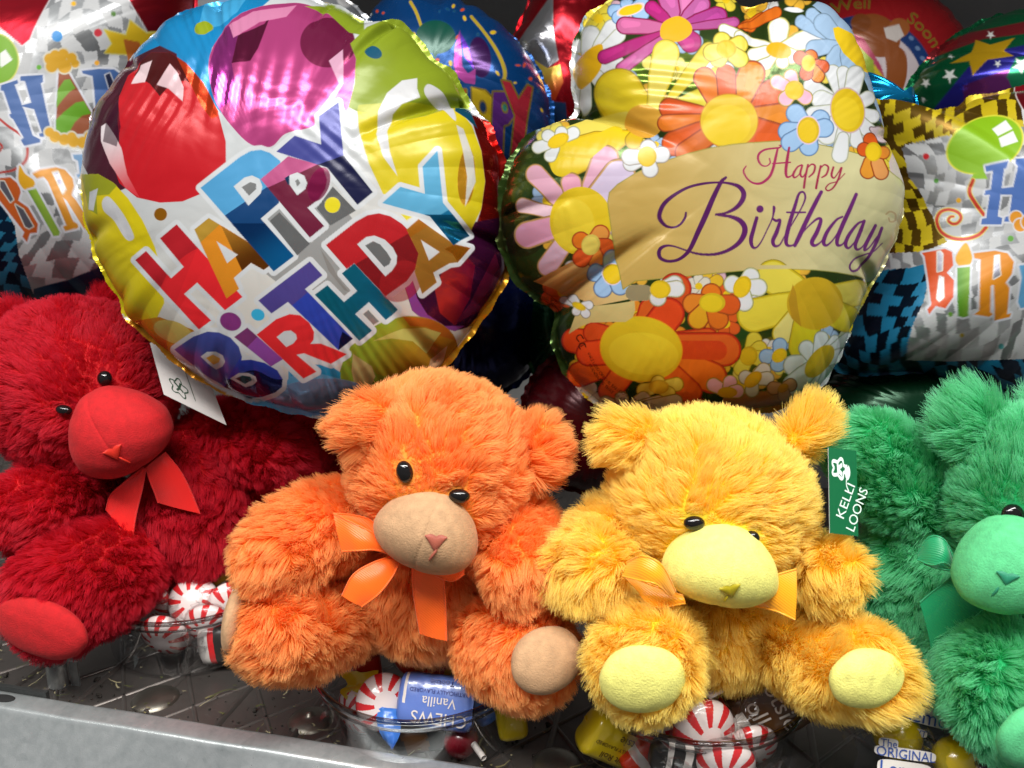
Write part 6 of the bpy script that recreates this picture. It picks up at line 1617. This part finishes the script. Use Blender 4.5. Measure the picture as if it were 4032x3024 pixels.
def art_left_pillow(A):
    checker(A, (200, 500), 8, 58)
    red1 = L1([(540, -300), (540, 0), (330, 430), (240, 500), (-100, 215), (-1500, -300)])
    A.poly(red1, lin('#b3192a'), .9, outline=(5, lin('#c3c3c6'), .3))
    A.poly([(500, -200), (506, -5), (593, 141), (780, 60), (900, -200)], lin('#8c1420'), .85, outline=(5, lin('#c3c3c6'), .3))
    bl = L2([(-1500, 500), (0, 620), (80, 760), (150, 870), (190, 1150), (250, 1330), (330, 1560), (300, 1900), (-1500, 1900)])
    checker(A, (50, 1000), 20, 50, lin('#1f7396'), lin('#12304f'), .5, 1.0, only=inpoly(bl))
    br = L2([(330, 1500), (700, 1400), (1030, 1270), (1400, 1100), (2000, 1000), (2000, 2200), (300, 2200)])
    A.poly(br, lin('#173a5f'), .8)
    for x, y, r, c in ((630, 400, 21, '#2f86c8'), (1075, 362, 16, '#c02a38'), (1237, 152, 10, '#4c7a2c'), (808, 45, 10, '#d8a81c'), (420, 730, 10, '#5ba02a'), (1055, 685, 10, '#d89a1c')):
        A.ell(*L1.p(x, y), r, r, 0, lin(c), .1)
    A.poly(L1([(1145, 330), (1380, 390), (1420, 225), (1600, 365), (1800, 345), (1620, 560), (1560, 640), (1370, 592), (1145, 578), (1230, 480)]), lin('#c9a81c'), .3, outline=(4, lin('#c8c46a'), .2))
    A.poly(L1([(1350, 430), (1525, 462), (1545, 640), (1600, 800), (1480, 800), (1410, 740)]), lin('#a65a22'), .25)
    A.ell(*L1.p(-30, 640), 80, 96, -10, lin('#6f9f1e'), .15, outline=(5, lin('#c0c060'), .2))
    A.poly(L1([(0, 580), (60, 540), (135, 650), (20, 730), (0, 720)]), lin('#d5d8d4'), .1)
    A.stroke(L1([(-20, 1280, 12), (100, 1380, 14), (240, 1480, 14), (300, 1600, 15), (280, 1750, 15), (150, 1850, 14), (0, 1880, 12)]), lin('#a32a20'), .2)
    A.stroke(L1([(0, 1560, 12), (30, 1600, 12), (0, 1650, 12)]), lin('#a32a20'), .2)
    S1 = L1([(10, 930), (185, 870), (195, 905), (155, 920), (250, 1170), (270, 1210), (360, 1480), (440, 1520), (440, 1550), (270, 1590), (235, 1530), (265, 1500), (150, 1300), (120, 1280), (110, 1250), (130, 1240), (40, 990), (10, 985)])
    S2 = L1([(220, 830), (460, 815), (465, 890), (440, 905), (545, 1370), (490, 1400), (480, 1490), (440, 1490), (430, 1460), (465, 1450), (375, 1190), (250, 1160), (240, 1150), (345, 1120), (270, 880), (220, 875)])
    PP = L1([(890, 770), (1080, 750), (1250, 760), (1340, 830), (1300, 1000), (1230, 1150), (1100, 1220), (1050, 1180), (1010, 830), (900, 800)])
    for s_ in (S1, S2, PP): A.poly(s_, BLUEL, .25, outline=OUT)
    for s_ in (S1, S2): A.poly(s_, BLUEL, .25)
    A.poly(L1([(1150, 820), (1200, 800), (1250, 930), (1200, 1000)]), lin('#40466a'), .8, outline=(4, lin('#c7cad2'), .2))
    hat = L1([(635, 775), (735, 775), (1060, 1330), (1040, 1460), (610, 1460)])
    A.poly(hat, lin('#8c4a2a'), .2, outline=OUT)
    A.poly(L1([(625, 980), (700, 870), (760, 860), (822, 960), (760, 1000), (690, 1080), (615, 1180)]), lin('#6a9a2a'), .2)
    A.poly(L1([(610, 1310), (700, 1220), (830, 1120), (920, 1105), (1000, 1240), (900, 1260), (820, 1330), (750, 1450), (610, 1450)]), lin('#5f981c'), .2)
    for lst in (((540, 640, 60), (600, 600, 55), (690, 590, 58), (780, 630, 55), (815, 690, 45), (700, 720, 75), (560, 720, 65), (640, 660, 80)), ((540, 1440, 50), (600, 1490, 60), (700, 1520, 60), (800, 1540, 62), (900, 1550, 62), (980, 1490, 60), (780, 1490, 50))):
        for x, y, r in lst: A.ell(*L1.p(x, y), L1.r(r) + 6, L1.r(r) + 6, 0, lin('#c8c4b0'), .2)
        for x, y, r in lst: A.ell(*L1.p(x, y), L1.r(r), L1.r(r), 0, lin('#cb9a22'), .2)
    B_ = L2([(-60, 385), (0, 385), (100, 375), (190, 450), (205, 530), (180, 610), (280, 680), (340, 780), (382, 850), (370, 935), (300, 940), (272, 1030), (225, 975), (242, 930), (0, 620), (-60, 560)])
    Rr = L2([(320, 340), (400, 300), (560, 275), (650, 300), (730, 390), (745, 470), (720, 560), (760, 600), (920, 840), (855, 905), (670, 610), (640, 590), (740, 820), (790, 850), (790, 890), (660, 920), (635, 875), (670, 860), (480, 420), (440, 375), (370, 390)])
    Tt = L2([(730, 150), (900, 140), (900, 420), (860, 400), (850, 600), (800, 380), (775, 380), (770, 350), (800, 340), (780, 210), (740, 190)])
    A.poly(Tt, lin('#6f93b8'), .3, outline=OUT)
    A.poly(B_, lin('#b4531c'), .3, outline=OUT); A.poly(Rr, lin('#c0801c'), .3, outline=OUT)
    for h_ in ([(0, 415), (40, 420), (130, 600), (100, 625), (0, 480)], [(150, 650), (230, 700), (332, 870), (290, 892), (250, 870)], [(530, 330), (580, 320), (660, 500), (630, 540)]):
        A.poly(L2(h_), lin('#7a7884'), .8, outline=(4, lin('#c9cbc0'), .2))
    A.poly(L2([(200, 260), (250, 340), (330, 400), (348, 450), (300, 502), (240, 497), (190, 430), (183, 350)]), lin('#cf9a1c'), .25, outline=OUT, smooth=True)
    A.poly(L2([(275, 510), (360, 490), (605, 930), (590, 965), (540, 970)]), grad(L2.p(300, 700), L2.p(420, 640), lin('#42701c'), lin('#86a83a')), .35, outline=OUT)
balloon('silver_party_balloon', 'silver chequered foil balloon with party hat and candle print behind the red bear', 'balloon', 'silver chequered party balloons',
        (130, 560), 60, [(-470, -80), (-200, -140), (150, -160), (500, -130), (760, -30), (690, 300), (640, 600), (660, 900), (720, 1230), (450, 1210), (200, 1215), (-100, 1240), (-480, 1290), (-420, 900), (-380, 560), (-420, 200)],
        7.0, 4, art_left_pillow, nr=190, nt=900, pucker=.2, npk=30, nfine=60, fine=.05, seed=21, material=HOLO, crease=.10)

def art_right_pillow(A):
    checker(A, (3900, 900), -8, 54)
    yl = R1_([(-400, -300), (1350, -300), (1420, 60), (1480, 190), (1500, 350), (1100, 400), (760, 440), (390, 520), (360, 560), (420, 800), (560, 1020), (640, 1180), (660, 1240), (780, 1430), (560, 1520), (-400, 1560)])
    checker(A, (3700, 500), -18, 50, lin('#c9b21a'), lin('#7a5c14'), .35, .9, only=inpoly(yl))
    A.poly(R1_([(1380, -200), (1420, 60), (1500, 190), (2600, 250), (2600, -300)]), lin('#a51c2c'), .9, outline=(4, lin('#c9c9c9'), .2))
    bl = R2_([(-600, 420), (590, 320), (710, 290), (730, 470), (700, 600), (620, 760), (590, 850), (560, 1000), (560, 1075), (900, 1085), (1518, 1065), (2600, 1060), (2600, 2000), (-600, 2000)])
    checker(A, (3600, 1250), 10, 52, lin('#1c7ca6'), lin('#10263c'), .5, 1.0, only=inpoly(bl))
    for x, y, r, c in ((585, 630, 13, '#b81c24'), (685, 855, 10, '#4f8a3a'), (890, 1040, 10, '#d8a018'), (1380, 1395, 12, '#5a9a3a')):
        A.ell(*R1_.p(x, y), r, r, 0, lin(c), .1)
    for x, y, r, c in ((920, 700, 10, '#5a8a2a'), (1335, 962, 11, '#4a9a9a'), (1010, 872, 9, '#a08a1c')):
        A.ell(*R2_.p(x, y), r, r, 0, lin(c), .1)
    A.ell(*R1_.p(1135, 520), 152, 104, -22, lin('#7fae14'), .12, outline=(5, lin('#c9c83a'), .2))
    A.poly(R1_([(1030, 790), (1130, 770), (1160, 840), (1000, 840)]), lin('#7fae14'), .12)
    A.poly(R1_([(1200, 375), (1330, 290), (1395, 370), (1255, 440)]), lin('#d9dcd9'), .1); A.poly(R1_([(1262, 460), (1400, 390), (1445, 490), (1285, 545)]), lin('#d9dcd9'), .1)
    A.stroke(R1_([(1025, 850, 16), (990, 960, 17), (1040, 1060, 17), (1130, 1180, 16)]), lin('#b8321e'), .2, outline=(3, lin('#cfc85a'), .2))
    A.stroke(R1_([(1150, 1290, 16), (1080, 1360, 15), (950, 1400, 15), (820, 1390, 15), (720, 1330, 15), (680, 1230, 15), (720, 1150, 14), (800, 1125, 14), (880, 1150, 14), (910, 1200, 14), (880, 1250, 13), (830, 1260, 13), (790, 1230, 12), (810, 1195, 11), (840, 1190, 10)]), lin('#b8321e'), .2, outline=(3, lin('#cfc85a'), .2))
    S1 = R1_([(1140, 720), (1345, 675), (1330, 740), (1310, 745), (1255, 1190), (1300, 1205), (1290, 1262), (1100, 1262), (1110, 1212), (1150, 1205), (1180, 985), (1130, 990), (1140, 950), (1190, 940), (1212, 760), (1150, 772)])
    S2 = R1_([(1420, 655), (1640, 640), (1640, 700), (1590, 720), (1570, 1170), (1600, 1190), (1590, 1240), (1320, 1235), (1330, 1195), (1370, 1185), (1390, 985), (1280, 985), (1285, 930), (1400, 915), (1440, 720), (1420, 700)])
    PP = R1_([(1700, 700), (2000, 680), (2100, 800), (2000, 1000), (1850, 1050), (1850, 1240), (1700, 1240)])
    for s_ in (S1, S2, PP): A.poly(s_, lin('#4a6cae'), .3, outline=OUT)
    for s_ in (S1, S2): A.poly(s_, lin('#4a6cae'), .3)
    for x, y, r in ((1430, 1200, 60), (1470, 1270, 60), (1550, 1240, 70)): A.ell(*R1_.p(x, y), R1_.r(r), R1_.r(r), 0, lin('#d08a1c'), .2, outline=(5, lin('#c9cbd0'), .2))
    B_ = R2_([(680, 200), (870, 165), (930, 190), (942, 300), (890, 360), (950, 420), (945, 560), (880, 652), (800, 632), (745, 702), (730, 660), (765, 620), (735, 400), (702, 230)])
    Rr = R2_([(1110, 200), (1290, 178), (1390, 200), (1440, 270), (1422, 370), (1370, 440), (1400, 482), (1380, 700), (1412, 690), (1402, 722), (1275, 752), (1270, 462), (1250, 462), (1240, 680), (1262, 700), (1230, 722), (1110, 702), (1150, 672), (1170, 250), (1110, 240)])
    Tt = R2_([(1480, 300), (1800, 280), (1800, 400), (1700, 390), (1680, 700), (1560, 700), (1550, 640), (1490, 650), (1470, 600), (1500, 400)])
    A.poly(Tt, lin('#5a9ac4'), .4, outline=OUT)
    A.poly(B_, lin('#cf4f18'), .2, outline=OUT); A.poly(Rr, lin('#cf8218'), .2, outline=OUT)
    for h_ in ([(808, 192), (832, 186), (852, 210), (850, 340), (812, 350)], [(832, 390), (862, 402), (866, 560), (832, 590), (812, 570)], [(1288, 222), (1322, 216), (1326, 380), (1272, 410)]):
        A.poly(R2_(h_), lin('#a9a8b4'), .8, outline=(4, lin('#d4d4c8'), .2))
    A.poly(R2_([(1045, 115), (1092, 200), (1097, 260), (1060, 312), (1000, 312), (960, 260), (975, 200)]), lin('#d8a018'), .2, outline=OUT, smooth=True)
    A.poly(R2_([(975, 320), (1082, 310), (1066, 715), (1020, 727), (980, 715)]), grad(R2_.p(980, 500), R2_.p(1080, 500), lin('#4f861c'), lin('#6f9a30')), .3, outline=OUT)
balloon('silver_party_balloon', 'silver chequered foil balloon with green balloon print behind the green bear', 'balloon', 'silver chequered party balloons',
        (4010, 950), 54, [(3420, 410), (3600, 448), (3760, 440), (3830, 395), (3960, 375), (4100, 335), (4300, 320), (4650, 380), (4580, 700), (4560, 950), (4600, 1250), (4680, 1520), (4400, 1560), (4100, 1575), (3900, 1560), (3760, 1500), (3600, 1465), (3300, 1440), (3390, 1150), (3450, 900), (3430, 650)],
        6.0, 4, art_right_pillow, nr=190, nt=900, pucker=.2, npk=32, nfine=60, fine=.05, seed=25, material=HOLO, crease=.08)

C3 = TR(1350, 0, 2.212); C4 = TR(2900, 0, 1.954)
def art_blue(A):
    A.poly(C3([(-3000, -3000), (6000, -3000), (6000, 6000), (-3000, 6000)]), lin('#0a3f78'), .5)
    g = np.random.default_rng(5)
    for i in range(60):
        x, y = g.uniform(300, 1800), g.uniform(20, 1400); c = ('#b8451e', '#c9a81c', '#12405f', '#8a2a5a')[int(g.integers(0, 4))]
        A.ell(*C3.p(x, y), g.uniform(5, 12), g.uniform(4, 9), g.uniform(0, 180), lin(c), .2)
    for s_ in ([(590, 20, 14), (640, 110, 14), (690, 250, 13)], [(1120, 150, 14), (1260, 320, 14), (1360, 480, 16), (1410, 620, 17), (1400, 720, 16)]): A.stroke(C3(s_), lin('#a8922a'), .3)
    A.ell(*C3.p(810, 325), 78, 66, 5, lin('#0f4a3c'), .4); A.poly(C3([(780, 460), (830, 460), (800, 520)]), lin('#0f4a3c'), .4)
    A.ell(*C3.p(1195, 500), 42, 80, -8, lin('#3a1650'), .55)
    A.poly(C3([(1020, 270), (980, 400), (965, 560), (990, 660), (1060, 720), (1150, 735), (1155, 600), (1090, 640), (1040, 580), (1030, 420)]), lin('#b0489a'), .6)
    A.poly(C3([(1020, 280), (1090, 400), (1140, 600), (1060, 500)]), lin('#6a3ac0'), .8)
    for lt, c in (([(960, 790), (1070, 780), (1080, 930), (1000, 940)], '#b03a1c'), ([(1125, 765), (1240, 790), (1320, 870), (1335, 960), (1310, 1050), (1250, 1105), (1200, 1090), (1130, 940)], '#b59a1a'),
                  ([(1310, 800), (1440, 800), (1510, 880), (1500, 1000), (1440, 1080), (1400, 1090), (1390, 1360), (1290, 1330)], '#5a2a78'),
                  ([(1385, 700), (1460, 715), (1530, 860), (1610, 740), (1650, 760), (1600, 1050), (1565, 1360), (1465, 1350), (1500, 1000)], '#b02a3a')):
        A.poly(C3(lt), lin(c), .5, outline=(6, lin('#a08a3a'), .8))
    A.ell(*C3.p(1220, 930), 12, 22, -10, lin('#152a4a'), .4, outline=(4, lin('#a08a3a'), .8)); A.ell(*C3.p(1410, 935), 9, 16, -10, lin('#2a6a5a'), .4, outline=(4, lin('#a08a3a'), .8))
balloon('blue_party_balloon', 'blue foil balloon with PPY letters between the round and the flower balloon', 'balloon', 'foil balloons at the back of the shelf', (1730, 400), 61,
        C3([(200, 350), (330, 120), (440, 20), (600, -10), (790, 60), (860, 85), (1000, 60), (1130, 130), (1220, 165), (1400, 290), (1540, 430), (1620, 520), (1720, 700), (1800, 920), (1800, 1200), (1700, 1500), (1400, 1720), (1000, 1760), (500, 1500), (200, 1000)]),
        7.0, 4, art_blue, nr=130, nt=640, pucker=.22, npk=26, seed=31, crease=.08)
def art_green(A):
    A.poly([(2500, -1200), (5500, -1200), (5500, 2500), (2500, 2500)], lin('#11623c'), .7)
    for b_ in ([(1000, 500), (1500, 360), (1800, 250), (2300, 150), (2300, 250), (1900, 300), (1500, 450), (1000, 620)],): A.poly(C4(b_), lin('#8a2a30'), .7)
    A.poly(C4([(1500, 860), (1780, 520), (1940, 400), (2300, 330), (2300, 480), (2010, 560), (1760, 860)]), lin('#2c2a8c'), .7)
    A.poly(C4([(1760, 860), (1740, 660), (2010, 560), (2300, 480), (2300, 860)]), lin('#6a2a6c'), .8)
    A.poly(C4([(2080, 590), (2150, 440), (2300, 420), (2300, 700), (2130, 690)]), lin('#15704a'), .7)
    A.poly(C4([(1840, 305), (1950, 345), (2140, 290), (2060, 390), (2135, 430), (1930, 460), (1815, 580), (1790, 470), (1640, 490), (1810, 400)]), lin('#c9a01c'), .6)
    def st(x, y, r, ro=.3):
        A.poly(C4([(x + r * (1 if k % 2 == 0 else .42) * math.cos(ro + k * math.pi / 5), y + r * (1 if k % 2 == 0 else .42) * math.sin(ro + k * math.pi / 5)) for k in range(10)]), lin('#c8ccc8'), .3)
    for x, y, r in ((1640, 580, 62), (1455, 640, 42), (1650, 435, 24), (1955, 268, 36), (1440, 765, 24), (2190, 500, 70), (2010, 490, 30)): st(x, y, r)
balloon('green_star_balloon', 'green and purple foil balloon with gold and white stars at the top right', 'balloon', 'foil balloons at the back of the shelf', (4010, 430), 63,
        C4([(1310, 800), (1350, 640), (1440, 520), (1560, 390), (1720, 280), (1880, 190), (2080, 130), (2300, 110), (2700, 250), (3000, 600), (2900, 1100), (2500, 1300), (1900, 1250), (1450, 1050)]), 7, 4, art_green, nr=110, nt=560, pucker=.2, npk=24, seed=33, crease=.06)
def art_well(A):
    c = (3400, 345)
    A.ell(*c, 700, 700, 0, lin('#9c1a20'), .3); A.ell(*c, 285, 285, 0, lin('#1c3a72'), .3); A.ell(*c, 235, 235, 0, lin('#c8bcc0'), .2)
    A.ell(3450, 140, 100, 80, 30, lin('#8a4a1e'), .15); A.ell(3390, 90, 40, 36, 0, lin('#7a4018'), .15); A.ell(3540, 110, 42, 38, 0, lin('#9c5a2c'), .15)
    A.poly([(3480, 180), (3560, 200), (3570, 300), (3530, 420), (3500, 520), (3440, 540), (3490, 300)], lin('#8a4a1e'), .15, smooth=True)
    A.poly([(3480, 110), (3540, 95), (3560, 140), (3530, 165), (3490, 150)], lin('#cfc6c0'), .2)
    A.poly([(3330, 120), (3400, 150), (3470, 260), (3490, 330), (3440, 300), (3350, 200)], lin('#a83a5a'), .3); A.poly([(3380, 180), (3440, 240), (3450, 420), (3380, 330)], lin('#8aa01c'), .3); A.poly([(3440, 250), (3500, 330), (3500, 480), (3460, 460)], lin('#c9b41c'), .3)
    for body, a0 in (('Get', -165), ('Well', -112), ('Soon', -58)):
        E_ = text_edges(body); w = E_[:, [0, 2]].max()
        def m(x, y):
            a = math.radians(a0) + (x - 0) * 58 / 330; r = 312 + y * 46
            return c[0] + r * np.cos(a), c[1] + r * np.sin(a)
        p = m(E_[:, 0], E_[:, 1]); q = m(E_[:, 2], E_[:, 3])
        A.edges(np.stack([p[0], p[1], q[0], q[1]], 1), lin('#b59a3a'), .7)
    for x, y in ((3600, 130), (3625, 170), (3645, 210), (3652, 260)): A.ell(x - 12, y + 20, 11, 8, 40, lin('#6a86b0'), .3)
balloon('get_well_balloon', 'dark red round foil balloon reading Well Soon with a brown bear', 'balloon', 'foil balloons at the back of the shelf', (3400, 345), 71,
        [(3400 + 395 * math.cos(a), 345 + 395 * math.sin(a)) for a in np.linspace(0, 2 * math.pi, 28, endpoint=False)], 7, 4, art_well, nr=110, nt=560, pucker=.2, npk=30, seed=35)
def art_redcone(A):
    A.poly([(1500, -900), (3000, -900), (3000, 1500), (1500, 1500)], lin('#9c1420'), .85)
    A.poly(C3([(1830, -60), (1650, 200), (1510, 400), (1600, 470), (1780, 590), (1880, 520), (1830, 250)]), lin('#c4c4c8'), 1.0)
    A.poly(C3([(1600, 470), (1780, 590), (1890, 560), (1920, 720), (1850, 880), (1760, 880), (1640, 600)]), grad(C3.p(1700, 600), C3.p(1860, 840), lin('#c9b04a'), lin('#b03a18')), .6)
    A.poly(C3([(1740, 880), (1940, 900), (2000, 1400), (1800, 1500)]), lin('#25406a'), .6)
balloon('red_silver_balloon', 'red foil balloon with a crumpled silver wedge left of the flower balloon', 'balloon', 'foil balloons at the back of the shelf', (2210, 300), 68,
        [(2150, -160), (2330, -140), (2560, 60), (2620, 320), (2500, 600), (2320, 720), (2130, 660), (2050, 420), (1995, 250), (2070, 60)], 6, 4, art_redcone, nr=110, nt=480, pucker=.35, npk=18, fine=.12, nfine=40, seed=37, crease=.35)
def art_dots(A):
    A.poly([(-500, -1500), (2500, -1500), (2500, 1500), (-500, 1500)], lin('#a9adb4'), .6)
    g = np.random.default_rng(9)
    for i in range(90): A.ell(g.uniform(500, 1500), g.uniform(-500, 500), *(2 * [g.uniform(14, 40)]), 0, lin(('#c9a81c', '#6a90b8', '#c8c8c8', '#b8893a', '#9ab04a')[int(g.integers(0, 5))]), .2)
balloon('dotted_foil_balloon', 'silver foil balloon with yellow and pale dots peeking over the round balloon', 'balloon', 'foil balloons at the back of the shelf', (1080, 260), 68,
        [(1080 + 430 * math.cos(a), 260 + 330 * math.sin(a)) for a in np.linspace(0, 2 * math.pi, 24, endpoint=False)], 6, 4, art_dots, nr=90, nt=420, pucker=.2, npk=24, seed=39)
def plain(hexc, bare=.85):
    return lambda A: A.poly([(-9000, -9000), (9000, -9000), (9000, 9000), (-9000, 9000)], lin(hexc), bare)
def disc(cx, cy, rx, ry, n=22, ph=0.0): return [(cx + rx * math.cos(a + ph), cy + ry * math.sin(a + ph)) for a in np.linspace(0, 2 * math.pi, n, endpoint=False)]
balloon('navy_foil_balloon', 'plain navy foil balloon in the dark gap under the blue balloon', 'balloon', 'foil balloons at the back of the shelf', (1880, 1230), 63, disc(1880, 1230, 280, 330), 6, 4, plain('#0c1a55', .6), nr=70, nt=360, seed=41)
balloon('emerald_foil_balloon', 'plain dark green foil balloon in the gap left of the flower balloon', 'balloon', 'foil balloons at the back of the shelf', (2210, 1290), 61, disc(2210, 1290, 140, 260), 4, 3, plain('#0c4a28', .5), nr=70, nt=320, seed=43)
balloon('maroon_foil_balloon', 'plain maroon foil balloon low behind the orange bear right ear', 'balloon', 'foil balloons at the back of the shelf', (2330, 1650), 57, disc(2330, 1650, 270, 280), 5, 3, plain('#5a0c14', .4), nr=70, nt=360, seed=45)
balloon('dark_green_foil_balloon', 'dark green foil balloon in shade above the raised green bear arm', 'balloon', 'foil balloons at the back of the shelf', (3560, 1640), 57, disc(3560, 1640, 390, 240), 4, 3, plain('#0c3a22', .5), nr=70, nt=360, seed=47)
balloon('turquoise_foil_balloon', 'small crumpled bright blue foil balloon end right of the flower balloon', 'balloon', 'foil balloons at the back of the shelf', (3510, 395), 58,
        [(3380, 300), (3450, 318), (3500, 352), (3540, 372), (3575, 352), (3592, 395), (3585, 445), (3530, 462), (3460, 470), (3390, 440)], 1.6, 1.2, plain('#1490cc', .9), nr=60, nt=300, pucker=.25, npk=14, fine=.05, nfine=30, seed=49, crease=.15)
